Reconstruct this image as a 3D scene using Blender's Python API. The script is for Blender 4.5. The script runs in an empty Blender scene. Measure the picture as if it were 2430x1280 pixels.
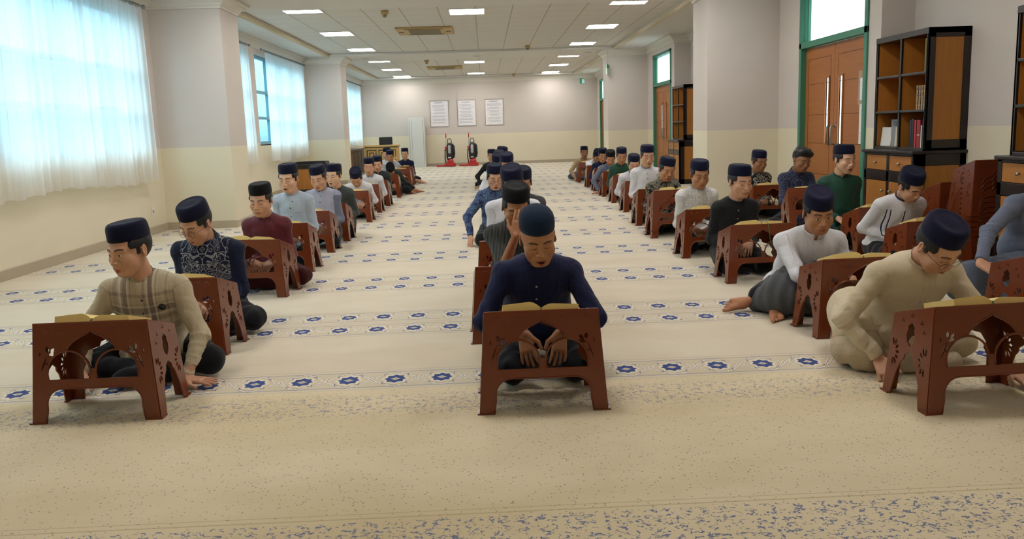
import bpy, bmesh, math, random
import numpy as np
from mathutils import Vector, Matrix, Euler

SC = bpy.context.scene
COL = SC.collection
R = math.radians
random.seed(7)

# ------------------------------------------------------------------ camera, world, exposure
def setup_camera():
    f, py, p, roll, yaw, h = 1853.6, 575.6, .1432, -.0323, .0301, 1.22
    fw = Vector((math.sin(yaw) * math.cos(p), math.cos(yaw) * math.cos(p), -math.sin(p)))
    rt = Vector((math.cos(yaw), -math.sin(yaw), 0)); up = rt.cross(fw)
    c, s = math.cos(roll), math.sin(roll)
    rt2 = rt * c + up * s; up2 = up * c - rt * s
    cd = bpy.data.cameras.new('camera'); cam = bpy.data.objects.new('camera', cd); COL.objects.link(cam)
    M = Matrix((rt2, up2, -fw)).transposed().to_4x4(); M.translation = Vector((0, 0, h))
    cam.matrix_world = M
    cd.sensor_width = 36; cd.lens = 36 * f / 2430.0
    cd.shift_y = -(640 - py) / 2430.0
    cd.clip_start = .05; cd.clip_end = 200
    SC.camera = cam
setup_camera()

SC.view_settings.view_transform = 'Standard'
SC.view_settings.look = 'None'
SC.view_settings.gamma = 1
SC.view_settings.use_curve_mapping = False
SC.view_settings.exposure = 0.0
SC.cycles.max_bounces = 8
SC.cycles.diffuse_bounces = 5
SC.cycles.transparent_max_bounces = 12
SC.cycles.caustics_reflective = False
SC.cycles.caustics_refractive = False
SC.cycles.sample_clamp_indirect = 6

WORLD_STRENGTH = 8.0
LAMP_STRENGTH = 27.0
w = bpy.data.worlds.new('daylight'); SC.world = w; w.use_nodes = True
_t = w.node_tree; bg = _t.nodes['Background']; bg.inputs[1].default_value = WORLD_STRENGTH
_g = _t.nodes.new('ShaderNodeTexCoord'); _s = _t.nodes.new('ShaderNodeSeparateXYZ'); _r = _t.nodes.new('ShaderNodeValToRGB')     # overcast sky: pale blue haze low down, bright white above
_t.links.new(_g.outputs['Generated'], _s.inputs[0]); _t.links.new(_s.outputs[2], _r.inputs[0]); _t.links.new(_r.outputs[0], bg.inputs[0])
_e = _r.color_ramp.elements; _e[0].position = 0.0; _e[0].color = (.10, .15, .17, 1); _e[1].position = .45; _e[1].color = (.97, .985, 1, 1)
for _p, _c in ((.02, (.16, .30, .36, 1)), (.16, (.22, .36, .42, 1)), (.26, (.80, .90, .96, 1))):
    _q = _e.new(_p); _q.color = _c

# ------------------------------------------------------------------ helpers
def lin(c):
    if isinstance(c, str):
        c = tuple(int(c[i:i + 2], 16) for i in (0, 2, 4))
    return tuple(((v / 255) / 12.92 if v / 255 <= .04045 else ((v / 255 + .055) / 1.055) ** 2.4) for v in c) + (1,)

def tag(o, label=None, cat=None, group=None, kind=None):
    if label: o['label'] = label
    if cat: o['category'] = cat
    if group: o['group'] = group
    if kind: o['kind'] = kind
    return o

def empty(name, loc=(0, 0, 0), rz=0, label=None, cat=None, group=None, kind=None):
    o = bpy.data.objects.new(name, None); COL.objects.link(o); o.empty_display_size = .1
    o.location = loc; o.rotation_euler = (0, 0, rz)
    return tag(o, label, cat, group, kind)

def link(name, me, mats=None, parent=None, smooth=False):
    o = bpy.data.objects.new(name, me); COL.objects.link(o)
    if mats is not None:
        for m in (mats if isinstance(mats, (list, tuple)) else [mats]):
            me.materials.append(m)
    if parent: o.parent = parent
    if smooth:
        me.polygons.foreach_set('use_smooth', [True] * len(me.polygons))
    return o

class MB:
    """collects shapes and builds one mesh"""
    def __init__(s): s.v = []; s.f = []; s.m = []; s.sm = []
    def add(s, vs, fs, mi=0, sm=False):
        b = len(s.v); s.v += [tuple(v) for v in vs]
        for f in fs: s.f.append(tuple(i + b for i in f)); s.m.append(mi); s.sm.append(sm)
        return s
    def box(s, a, b, mi=0, M=None):
        x0, y0, z0 = a; x1, y1, z1 = b
        vs = [(x0, y0, z0), (x1, y0, z0), (x1, y1, z0), (x0, y1, z0), (x0, y0, z1), (x1, y0, z1), (x1, y1, z1), (x0, y1, z1)]
        if M is not None: vs = [tuple(M @ Vector(v)) for v in vs]
        return s.add(vs, [(3, 2, 1, 0), (4, 5, 6, 7), (0, 1, 5, 4), (1, 2, 6, 5), (2, 3, 7, 6), (3, 0, 4, 7)], mi)
    def tube(s, pts, r, n=10, mi=0, caps=True):
        pts = [Vector(p) for p in pts]; rs = r if isinstance(r, (list, tuple)) else [r] * len(pts)
        rings = []; prev = None
        for i, p in enumerate(pts):
            t = (pts[min(i + 1, len(pts) - 1)] - pts[max(i - 1, 0)]).normalized()
            if prev is None:
                a = Vector((0, 0, 1)) if abs(t.z) < .9 else Vector((1, 0, 0))
                prev = t.cross(a).normalized()
            else:
                prev = (prev - t * prev.dot(t)).normalized()
            q = t.cross(prev)
            rings.append([p + (prev * math.cos(k * 2 * math.pi / n) + q * math.sin(k * 2 * math.pi / n)) * rs[i] for k in range(n)])
        vs = [v for rg in rings for v in rg]
        fs = [(i * n + k, i * n + (k + 1) % n, (i + 1) * n + (k + 1) % n, (i + 1) * n + k) for i in range(len(pts) - 1) for k in range(n)]
        if caps: fs += [tuple(range(n))[::-1], tuple(range((len(pts) - 1) * n, len(pts) * n))]
        return s.add(vs, fs, mi, True)
    def lathe(s, prof, n=24, M=None, sx=1, sy=1, mi=0, sm=True):
        vs = []; fs = []
        for r, z in prof:
            for k in range(n):
                a = k * 2 * math.pi / n; v = Vector((r * sx * math.cos(a), r * sy * math.sin(a), z))
                vs.append(tuple(M @ v) if M is not None else tuple(v))
        for i in range(len(prof) - 1):
            for k in range(n):
                fs.append((i * n + k, i * n + (k + 1) % n, (i + 1) * n + (k + 1) % n, (i + 1) * n + k))
        if prof[0][0] > 1e-5: fs.append(tuple(range(n))[::-1])
        if prof[-1][0] > 1e-5: fs.append(tuple(range((len(prof) - 1) * n, len(prof) * n)))
        return s.add(vs, fs, mi, sm)
    def build(s, name, mats, parent=None, bevel=0, label=None):
        me = bpy.data.meshes.new(name); me.from_pydata(s.v, [], s.f); me.update()
        me.polygons.foreach_set('material_index', s.m)
        me.polygons.foreach_set('use_smooth', s.sm)
        bm = bmesh.new(); bm.from_mesh(me)
        bmesh.ops.recalc_face_normals(bm, faces=bm.faces)
        if bevel:
            es = [e for e in bm.edges if len(e.link_faces) == 2 and e.calc_face_angle(0) > .9]
            bmesh.ops.bevel(bm, geom=es, offset=bevel, segments=2, profile=.6, affect='EDGES', clamp_overlap=True)
        bm.to_mesh(me); bm.free()
        o = link(name, me, mats, parent)
        if label: o['label'] = label
        return o

def tree_copy(o, parent=None):
    c = o.copy(); COL.objects.link(c); c.parent = parent
    for ch in list(o.children): tree_copy(ch, c)
    return c

# ------------------------------------------------------------------ node material helper
class NV:
    """a value in a node tree with operators that build Math nodes"""
    def __init__(s, t, sock): s.t = t; s.s = sock
    def _m(s, op, *o, clamp=False):
        n = s.t.nodes.new('ShaderNodeMath'); n.operation = op; n.use_clamp = clamp
        for i, x in enumerate((s,) + o):
            if isinstance(x, NV): s.t.links.new(x.s, n.inputs[i])
            else: n.inputs[i].default_value = x
        return NV(s.t, n.outputs[0])
    def __add__(s, o): return s._m('ADD', o)
    def __radd__(s, o): return s._m('ADD', o)
    def __sub__(s, o): return s._m('SUBTRACT', o)
    def __rsub__(s, o): return (s * -1) + o
    def __mul__(s, o): return s._m('MULTIPLY', o)
    def __rmul__(s, o): return s._m('MULTIPLY', o)
    def __truediv__(s, o): return s._m('DIVIDE', o)
    def abs(s): return s._m('ABSOLUTE')
    def fract(s): return s._m('FRACT')
    def floor(s): return s._m('FLOOR')
    def cos(s): return s._m('COSINE')
    def sin(s): return s._m('SINE')
    def min(s, o): return s._m('MINIMUM', o)
    def max(s, o): return s._m('MAXIMUM', o)
    def lt(s, o): return s._m('LESS_THAN', o)
    def gt(s, o): return s._m('GREATER_THAN', o)
    def sat(s): return s._m('ADD', 0.0, clamp=True)
    def soft(s, edge, w):      # 1 below edge, 0 above
        return ((s - edge) * (-1.0 / w) + .5).sat()

class Mat:
    def __init__(s, name, color=(.8, .8, .8, 1), rough=.6, metal=0, spec=.5, sheen=0):
        s.m = bpy.data.materials.new(name); s.m.use_nodes = True; s.t = s.m.node_tree
        s.b = s.t.nodes['Principled BSDF']; s.out = s.t.nodes['Material Output']
        s.b.inputs['Base Color'].default_value = color
        s.b.inputs['Roughness'].default_value = rough; s.b.inputs['Metallic'].default_value = metal
        s.b.inputs['Specular IOR Level'].default_value = spec
        if sheen: s.b.inputs['Sheen Weight'].default_value = sheen; s.b.inputs['Sheen Roughness'].default_value = .5
    def n(s, kind, **kw):
        nd = s.t.nodes.new(kind)
        for k, v in kw.items(): setattr(nd, k, v)
        return nd
    def pos(s, attr=None, obj=False):
        if attr:
            a = s.n('ShaderNodeAttribute'); a.attribute_name = attr; src = a.outputs['Vector']
        elif obj: src = s.n('ShaderNodeTexCoord').outputs['Object']
        else: src = s.n('ShaderNodeNewGeometry').outputs['Position']
        sep = s.n('ShaderNodeSeparateXYZ'); s.t.links.new(src, sep.inputs[0])
        s.vec = src
        return [NV(s.t, o) for o in sep.outputs]
    def comb(s, x, y, z):
        c = s.n('ShaderNodeCombineXYZ')
        for i, q in enumerate((x, y, z)):
            if isinstance(q, NV): s.t.links.new(q.s, c.inputs[i])
            else: c.inputs[i].default_value = q
        return c.outputs[0]
    def noise(s, vec, scale, detail=2, rough=.5, color=False):
        n = s.n('ShaderNodeTexNoise'); n.inputs['Scale'].default_value = scale; n.inputs['Detail'].default_value = detail
        n.inputs['Roughness'].default_value = rough
        if vec is not None: s.t.links.new(vec, n.inputs['Vector'])
        return NV(s.t, n.outputs['Fac'])
    def voro(s, vec, scale, feature='F1', out='Distance', rnd=1):
        n = s.n('ShaderNodeTexVoronoi'); n.feature = feature; n.inputs['Scale'].default_value = scale
        n.inputs['Randomness'].default_value = rnd
        if vec is not None: s.t.links.new(vec, n.inputs['Vector'])
        return NV(s.t, n.outputs[out])
    def mix(s, fac, a, b):
        m = s.n('ShaderNodeMix', data_type='RGBA')
        for sock, q in ((m.inputs[0], fac), (m.inputs[6], a), (m.inputs[7], b)):
            if isinstance(q, NV): s.t.links.new(q.s, sock)
            elif hasattr(q, 'links'): s.t.links.new(q, sock)
            else: sock.default_value = q
        return m.outputs[2]
    def color(s, sock):
        s.t.links.new(sock, s.b.inputs['Base Color']); return s
    def bump(s, h, strength=.3, dist=.01):
        b = s.n('ShaderNodeBump'); b.inputs['Strength'].default_value = strength; b.inputs['Distance'].default_value = dist
        s.t.links.new(h.s, b.inputs['Height']); s.t.links.new(b.outputs[0], s.b.inputs['Normal']); return s

def simple(name, c, rough=.6, metal=0, spec=.5, noise=None, sheen=0, bump=None):
    c = lin(c); m = Mat(name, c, rough, metal, spec, sheen)
    if noise or bump: m.pos(obj=True)
    if noise:
        sc, amt = noise; f = m.noise(m.vec, sc, 3)
        m.color(m.mix(f, tuple(v * (1 - amt) for v in c[:3]) + (1,), tuple(min(1, v * (1 + amt)) for v in c[:3]) + (1,)))
    if bump: m.bump(m.noise(m.vec, bump[0], 2), bump[1], .01)
    return m.m

def emit(name, c, strength):
    m = Mat(name); e = m.n('ShaderNodeEmission'); e.inputs[0].default_value = lin(c); e.inputs[1].default_value = strength
    m.t.links.new(e.outputs[0], m.out.inputs[0]); return m.m

# ------------------------------------------------------------------ setting constants
XL, XR, YB, YF = -4.43, 4.1, 28.5, -4.2      # inner wall planes
XA = 4.45                                     # alcove wall
CX_L, CX_R = -3.48, 3.10                      # column faces
HC = 3.166
PER = 8.8

M_wall = Mat('painted_wall', rough=.75)
x, y, z = M_wall.pos()
g = M_wall.noise(M_wall.vec, 1.5, 2)
up_c = M_wall.mix(g, lin('c6beb7'), lin('cec6bf')); lo_c = M_wall.mix(g, lin('d8cfb5'), lin('dfd7bf'))
M_wall.color(M_wall.mix(z.gt(1.12), lo_c, up_c)); M_wall = M_wall.m
M_trim = simple('white_plaster', 'd6d2c8', .6)
M_gyps = simple('gypsum', 'd4d2cc', .8)
M_base = simple('baseboard_tile', 'aca08a', .35, noise=(8, .05))

def ceiling_tile():
    m = Mat('ceiling_tiles', rough=.85)
    x, y, z = m.pos()
    u = (((x + 3.68) / .6).fract() - .5).abs(); v = (((y - 12.33) / .6).fract() - .5).abs()
    gx = u.gt(.482); gy = v.gt(.4935)
    nz = m.noise(m.vec, 60, 3); nb = m.noise(m.comb((x / .6).floor() * 3.1, (y / .6).floor() * 7.7, 0), 1.7, 1)
    c = m.mix(nb, lin('d2cfc8'), lin('dcd9d2')); c = m.mix(nz, c, lin('cdc9c1'))
    c = m.mix(gx, c, lin('b0a898')); c = m.mix(gy, c, lin('8f887d'))
    m.color(c); return m.m
M_tile = ceiling_tile()

def carpet():
    m = Mat('prayer_carpet', rough=.95, spec=.15, sheen=.15)
    x, y, z = m.pos(); P = m.vec
    base = m.noise(m.comb(x * 1.0, y * 1.6, 0), 2.2, 4, .6)
    fine = m.noise(P, 260, 2)
    blot = m.noise(m.comb(x * .6, y * 1.5, 3.3), 1.3, 3)
    field = m.mix(base, lin('c6bba4'), lin('dad2c1'))
    field = m.mix((blot - .52) * 2.2, field, lin('bcac8f'))
    field = m.mix(fine * .35, field, lin('c3b496'))
    # stripes
    fa = (((y - 3.81) / 1.366 + .5).fract() - .5) * 1.366
    fb = (((y - 3.471) / 1.366 + .5).fract() - .5) * 1.366
    fb = fb + y.lt(3.6) * 5.0
    fa = fa + y.lt(3.4) * 5.0
    pick = fa.abs().lt(fb.abs())
    dy = fa * pick + fb * (1.0 - pick); ady = dy.abs()
    fu = ((x + .027) / .2333 + .5).fract() - .5
    ins = ady.soft(.126, .002)
    X = fu.abs() * (.2333 / .052); Y = ady * (1 / .062)
    star = (X.max(Y) * (1 / .76)).min((X + Y) * .94)
    hole = (X * 2.0 + Y * 3.0)
    blue = star.soft(1.0, .05) * (1.0 - hole.soft(1.0, .08))
    dot = (X * 5.5 + Y * 5.5).soft(1.0, .3)
    halo = star.soft(1.28, .08) * (1.0 - star.soft(1.06, .05))
    # small dashes round the medallion
    dash = ((star - 1.52).abs().soft(.05, .03)) * ((X - Y).abs().soft(.35, .05))
    cosv = (fu * math.pi).cos()
    w1 = (ady - cosv * .108).abs(); w2 = (ady - (cosv * .150 - .038).abs()).abs()
    wl = w1.soft(.0065, .003).max(w2.soft(.0065, .003))
    dl = (w1 - .0105).abs().soft(.0022, .002).max((w2 - .0105).abs().soft(.0022, .002)) * m.noise(P, 90, 1).gt(.47)
    edge = (ady - .119).abs().soft(.0022, .002).max((ady - .111).abs().soft(.0012, .001))
    sp = m.noise(P, 240, 1).gt(.66)
    sc = m.mix(base, lin('c2b69a'), lin('d2c8b0')); sc = m.mix(sp * .3, sc, lin('6f7186'))
    sc = m.mix(wl * .75, sc, lin('e4dccb')); sc = m.mix(dl * .8, sc, lin('5d6078')); sc = m.mix(edge * .8, sc, lin('59608a'))
    clr = star.soft(1.7, .3)
    sc = m.mix(halo * .8, sc, lin('e2dac9')); sc = m.mix(dash, sc, lin('3c4058')); sc = m.mix(blue, sc, lin('27407f')); sc = m.mix(dot * .6, sc, lin('8c8672'))
    c = m.mix(ins, field, sc)
    tanl = (ady - .155).abs().soft(.006, .006) * .35
    c = m.mix(tanl, c, lin('a8966f'))
    # the front carpet: sparse dots, then vermiculated marks
    front = y.soft(3.655, .01)
    fc = m.mix(base, lin('cdbe9b'), lin('e2d6b8')); fc = m.mix((blot - .48) * 2.4, fc, lin('bba880')); fc = m.mix(fine * .4, fc, lin('c4b491'))
    dots = m.voro(m.comb(x, y, 0), 58, rnd=1).soft(.19, .08) * m.noise(m.comb(x, y, 5.0), 30, 1).gt(.43)
    warp = m.noise(P, 26, 2); ridge = (m.noise(m.comb(x * 1.0 + warp * .03, y * 1.4, 2.0), 27, 2, .6) - .5).abs()
    worm = ridge.soft(.030, .014) * m.noise(m.comb(x, y, 9.0), 33, 1).gt(.5)
    tips = m.noise(P, 160, 2)
    band = (y - 3.43).abs().soft(.135, .05)
    near = y.soft(2.345, .006)
    fc2 = m.mix(dots * .75, fc, m.mix(tips, lin('6a6c70'), lin('8a7450')))
    wm = worm * (band * .75 + near).sat()
    fc2 = m.mix(wm, fc2, m.mix(tips, lin('5a628c'), lin('777a8c')))
    fc2 = m.mix((y - 2.37).abs().soft(.004, .004) * .5, fc2, lin('9c8a62'))
    fc2 = m.mix((y - 2.40).abs().soft(.003, .003) * .4, fc2, lin('9c8a62'))
    c = m.mix(front, c, fc2)
    m.color(c).bump(fine, .25, .004)
    return m.m
M_carpet = carpet()
# ------------------------------------------------------------------ room shell
def struct(o): o['kind'] = 'structure'; return o
ZW = 3.30
WIN = []          # left windows (y0, y1)
for k in (0, 1, 2):
    for a, b in ((3.5, 6.9), (7.2, 10.35)) if k == 0 else ((12.55, 14.95), (15.72, 19.35)) if k == 1 else ((21.2, 23.7), (24.7, 28.1)):
        WIN.append((a, b))
WZ0, WZ1 = 1.09, 2.86
DOORS = [(8.36, 10.17), (17.2, 19.0), (26.0, 27.8)]       # y range of the right-hand doors
DZ, TZ = 2.12, 2.86

b = MB(); b.box((XL - .3, YF - .3, -.1), (XA + .5, YB + .3, 0)); struct(b.build('floor', M_carpet))
# left wall with window holes and columns
b = MB(); ys = [YF]
for a, c in WIN: ys += [a, c]
ys.append(YB)
for i in range(0, len(ys), 2): b.box((XL - .25, ys[i], 0), (XL, ys[i + 1], ZW))
for a, c in WIN:
    b.box((XL - .25, a, 0), (XL, c, WZ0)); b.box((XL - .25, a, WZ1), (XL, c, ZW))
for yc in (10.9, 19.7): b.box((XL - .01, yc, 0), (CX_L, yc + .75, ZW))
b.box((XL - .01, 2.1, 0), (CX_L, 2.85, ZW))
struct(b.build('wall_left', M_wall))
# right wall: door bays, columns, alcoves
b = MB(); prev = YF
AL = [(YF, -.5), (4.6, 8.1), (13.4, 16.93), (22.2, 25.7)]
segs = []
cur = YF
for (a, c), (d0, d1) in zip(AL[1:], DOORS):
    b.box((XR, cur, 0), (XR + .25, a, ZW))
    b.box((XA, a - .25, 0), (XA + .25, c + .25, ZW))
    b.box((XR + .25, a - .25, 0), (XA, a, ZW)); b.box((XR + .25, c, 0), (XA, c + .25, ZW))
    b.box((XR, c, 0), (XR + .25, d0, ZW)); b.box((XR, d0, TZ), (XR + .25, d1, ZW))
    cur = d1
b.box((XR, cur, 0), (XR + .25, YB, ZW))
for yc in (10.9, 19.7): b.box((CX_R, yc, 0), (XR + .01, yc + .75, ZW))
struct(b.build('wall_right', M_wall))
b = MB(); b.box((XL - .25, YB, 0), (XA + .3, YB + .25, ZW)); struct(b.build('wall_back', M_wall))
b = MB(); b.box((XL - .25, YF - .25, 0), (XA + .3, YF, ZW)); struct(b.build('wall_front', M_wall))
# ceiling: tile fields set in gypsum
FX0, FX1 = -3.68, 3.22
FIELDS = [(-2.6, .55), (3.53 - .0, 10.58), (12.33, 19.43), (21.15, 28.0)]
b = MB()
b.box((XL - .25, YF, HC + .004), (XA + .3, YB, HC + .14), 1)
b2 = MB()
ys = [YF] + [v for f in FIELDS for v in f] + [YB]
for i in range(0, len(ys), 2): b.box((XL - .2, ys[i], HC - .05), (XA + .2, ys[i + 1], HC), 0)
for f in FIELDS:
    b.box((XL - .2, f[0], HC - .05), (FX0, f[1], HC), 0); b.box((FX1, f[0], HC - .05), (XA + .2, f[1], HC), 0)
struct(b.build('ceiling', [M_gyps, M_tile]))
M_mould = simple('cream_moulding', 'c6bb9f', .6)
n = 1
for f in FIELDS[1:]:
    b = MB()
    for X in (FX0 - .035, FX1 + .035): b.tube([(X, f[0], HC - .045), (X, f[1], HC - .045)], .045, 10)
    struct(b.build('trim_%d' % n, M_mould)); n += 1
# cornices: a stepped profile run along the walls
def sweep(name, path, prof, mat):
    b = MB(); P = [Vector(p) for p in path]; nrm = []
    for i in range(len(P) - 1):
        t = (P[i + 1] - P[i]).normalized(); nrm.append(Vector((-t.y, t.x)))
    rows = []
    for i, p in enumerate(P):
        if i == 0: m_ = nrm[0]
        elif i == len(P) - 1: m_ = nrm[-1]
        else:
            m_ = (nrm[i - 1] + nrm[i]); m_ = m_ / (m_.length_squared / 2) if m_.length_squared > 1e-6 else nrm[i]
        rows.append([(p.x + m_.x * d, p.y + m_.y * d, zz) for d, zz in prof])
    k = len(prof)
    b.add([v for r in rows for v in r], [(i * k + j, i * k + j + 1, (i + 1) * k + j + 1, (i + 1) * k + j) for i in range(len(rows) - 1) for j in range(k - 1)])
    return struct(b.build(name, mat))
def cornice(path):
    global n
    sweep('trim_%d' % n, path, [(0, 2.955), (.015, 2.955), (.02, 2.985), (.035, 2.99), (.05, 3.02), (.095, 3.05), (.105, 3.075), (.15, 3.08), (.15, 3.125)], M_trim); n += 1
e = .002
cornice([(XL + e, YB - e), (XL + e, 20.45 + e), (CX_L + e, 20.45 + e), (CX_L + e, 19.7 - e), (XL + e, 19.7 - e), (XL + e, 11.65 + e), (CX_L + e, 11.65 + e), (CX_L + e, 10.9 - e), (XL + e, 10.9 - e), (XL + e, 2.85), (CX_L + e, 2.85), (CX_L + e, 2.1 - e), (XL + e, 2.1 - e), (XL + e, YF)][::-1][::-1])
def rpath():
    p = [(XR - e, YF)]
    for (a, c), yc in zip(AL[1:], (10.9, 19.7, None)):
        p += [(XR - e, a), (XA - e, a), (XA - e, c - e), (XR - e, c - e)]
        if yc: p += [(XR - e, yc - e), (CX_R - e, yc - e), (CX_R - e, yc + .75 + e), (XR - e, yc + .75 + e)]
    return p + [(XR - e, YB - e), (XL + e, YB - e)]
cornice(rpath())
# baseboards
BP = [(0, 0), (.014, 0), (.014, .098), (.010, .104), (0, .104)]
sweep('baseboard_left', [(XL, YF), (XL, 2.1), (CX_L, 2.1), (CX_L, 2.85), (XL, 2.85), (XL, 10.9), (CX_L, 10.9), (CX_L, 11.65), (XL, 11.65), (XL, 19.7), (CX_L, 19.7), (CX_L, 20.45), (XL, 20.45), (XL, YB)][::-1], BP, M_base)
sweep('baseboard_back', [(XR, YB), (XL, YB)], BP, M_base)
for q, path in enumerate([[(XR, -4), (XR, 4.6), (XA, 4.6), (XA, 8.1), (XR, 8.1), (XR, 8.34)], [(XR, 10.19), (XR, 10.9), (CX_R, 10.9), (CX_R, 11.65), (XR, 11.65), (XR, 13.4), (XA, 13.4), (XA, 16.93), (XR, 16.93), (XR, 17.18)],
      [(XR, 19.02), (XR, 19.7), (CX_R, 19.7), (CX_R, 20.45), (XR, 20.45), (XR, 22.2), (XA, 22.2), (XA, 25.7), (XR, 25.7), (XR, 25.98)], [(XR, 27.82), (XR, YB)]]):
    sweep('baseboard_right', path, BP, M_base)

# ------------------------------------------------------------------ windows on the left
M_alu = simple('blue_green_window_frame', '5f8f9c', .4)
def glass_mat(name, c, frost=0.0):
    m = Mat(name); t = m.n('ShaderNodeBsdfTransparent'); t.inputs[0].default_value = lin(c)
    g = m.n('ShaderNodeBsdfGlossy'); g.inputs[1].default_value = .05
    f = m.n('ShaderNodeMixShader'); f.inputs[0].default_value = .06
    m.t.links.new(t.outputs[0], f.inputs[1]); m.t.links.new(g.outputs[0], f.inputs[2]); last = f
    if frost:
        d = m.n('ShaderNodeBsdfTranslucent'); d.inputs[0].default_value = (.95, .97, .97, 1)
        f2 = m.n('ShaderNodeMixShader'); f2.inputs[0].default_value = frost
        m.t.links.new(f.outputs[0], f2.inputs[1]); m.t.links.new(d.outputs[0], f2.inputs[2]); last = f2
    m.t.links.new(last.outputs[0], m.out.inputs[0]); return m.m
M_glass = glass_mat('tinted_window_glass', 'dbf0f6')
M_frost = glass_mat('pale_transom_glass', 'f2f8f5', .75)
for i, (a, c) in enumerate(WIN):
    r = struct(empty('window_%d' % (i + 1), (XL, (a + c) / 2, WZ0)))
    W = c - a; f = MB(); X0, X1 = -.16, -.09
    H = WZ1 - WZ0
    f.box((X0, -W / 2, 0), (X1, W / 2, .06)); f.box((X0, -W / 2, H - .06), (X1, W / 2, H))
    for yy in (-W / 2, W / 2 - .06): f.box((X0, yy, 0), (X1, yy + .06, H))
    nm = 3 if W > 3 else 2
    for k in range(1, nm): f.box((X0, -W / 2 + W * k / nm - .045, 0), (X1, -W / 2 + W * k / nm + .045, H))
    for zz in (.53, 1.05): f.box((X0, -W / 2, zz - .028), (X1, W / 2, zz + .028))
    f.build('window_frame', M_alu, r)
    p = MB(); p.box((-.128, -W / 2, 0), (-.124, W / 2, H)); p.build('pane', M_glass, r)
    s = MB(); s.box((-.24, -W / 2, -.02), (.0, W / 2, 0.002)); s.build('window_sill', M_trim, r)
    ld = bpy.data.lights.new('daylight_portal', 'AREA'); ld.shape = 'RECTANGLE'; ld.size = H; ld.size_y = W; ld.cycles.is_portal = True
    lo = bpy.data.objects.new('daylight_portal', ld); COL.objects.link(lo); lo.location = (XL - .26, (a + c) / 2, (WZ0 + WZ1) / 2)
    lo.rotation_euler = (0, -math.pi / 2, 0)

# curtains
def curtain_mat():
    m = Mat('sheer_white_curtain', rough=.9)
    x, y, z = m.pos(); wv = m.noise(m.comb(x, y * 6, z * .25), 6, 2)
    tr = m.n('ShaderNodeBsdfTransparent'); tr.inputs[0].default_value = (1, 1, 1, 1)
    tl = m.n('ShaderNodeBsdfTranslucent'); tl.inputs[0].default_value = (.97, .955, .94, 1)
    df = m.n('ShaderNodeBsdfDiffuse'); df.inputs[0].default_value = (.80, .79, .76, 1)
    a = m.n('ShaderNodeMixShader'); a.inputs[0].default_value = .30
    m.t.links.new(tl.outputs[0], a.inputs[1]); m.t.links.new(df.outputs[0], a.inputs[2])
    c = m.n('ShaderNodeMixShader'); m.t.links.new((wv * .22 + .04).s, c.inputs[0])
    m.t.links.new(a.outputs[0], c.inputs[1]); m.t.links.new(tr.outputs[0], c.inputs[2])
    m.t.links.new(c.outputs[0], m.out.inputs[0]); return m.m
M_curt = curtain_mat()
M_rail = simple('steel_curtain_rail', '8f989b', .35, .8)
def curtain(y0, y1, label, seed, z0=.73, gather=0):
    rnd = random.Random(seed); t = empty('curtain', (XL + .09, (y0 + y1) / 2, z0), 0, label, 'curtain', 'sheer curtains on the left wall')
    W = y1 - y0; nu = int(W * 55); nv = 26; zt = 2.90 - z0; vs = []; fs = []
    ph = [rnd.uniform(0, 6) for _ in range(8)]
    for j in range(nv + 1):
        v = j / nv
        for i in range(nu + 1):
            u = i / nu; yy = -W / 2 + W * u
            drift = (1 - v) * .05 * math.sin(yy * 1.7 + ph[0])
            fold = .022 * math.sin(yy * 42 + 2.2 * math.sin(yy * 3.1 + ph[1]) + ph[2]) + .014 * math.sin(yy * 71 + ph[3] + 1.5 * math.sin(yy * 5 + ph[6]))
            big = .025 * math.sin(yy * 7 + ph[4] + .5 * math.sin(v * 3)) * (1 - v)
            amp = .55 + .45 * (1 - v)
            hem = (1 - v) ** 8 * (.03 * math.sin(yy * 2.1 + ph[5]) + .012 * math.sin(yy * 19 + ph[7]))
            sq = 1 - gather * (1 - v) ** 3
            vs.append((fold * amp + big + .035, yy * sq + drift, v * zt + hem))
    for j in range(nv):
        for i in range(nu):
            q = j * (nu + 1) + i; fs.append((q, q + 1, q + nu + 2, q + nu + 1))
    me = bpy.data.meshes.new('cloth'); me.from_pydata(vs, [], fs); me.update(); link('cloth', me, M_curt, t, True)
    b = MB(); b.tube([(.02, -W / 2 - .12, zt + .035), (.02, W / 2 + .12, zt + .035)], .010, 8); b.build('rail', M_rail, t)
    b = MB()
    for k in range(int(W * 14)):
        yy = -W / 2 + W * (k + .5) / int(W * 14)
        b.tube([(.02 + .016 * math.cos(a), yy, zt + .030 + .022 * math.sin(a)) for a in [q * math.pi / 4 for q in range(9)]], .003, 4, caps=False)
    b.build('rings', M_rail, t)
    for s_ in (-1, 1):
        b = MB(); b.lathe([(0, -.03), (.02, -.02), (.026, 0), (.02, .02), (0, .03)], 12, Matrix.Translation((.02, s_ * (W / 2 + .14), zt + .035)) @ Matrix.Rotation(math.pi / 2, 4, 'X')); b.build('finial', M_rail, t)
curtain(3.4, 6.72, 'sheer white curtain nearest the camera, cut off by the left picture edge', 3)
curtain(7.12, 10.38, 'wide sheer white curtain on the left wall in front of the first column', 1)
curtain(12.3, 14.93, 'narrow sheer white curtain partly hidden behind the first left column', 2)
curtain(16.0, 19.4, 'sheer white curtain leaving a strip of blue window uncovered at its side', 5)
curtain(24.85, 28.2, 'farthest sheer white curtain above the dark low cabinet in the back corner', 8, .85, .05)

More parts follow.
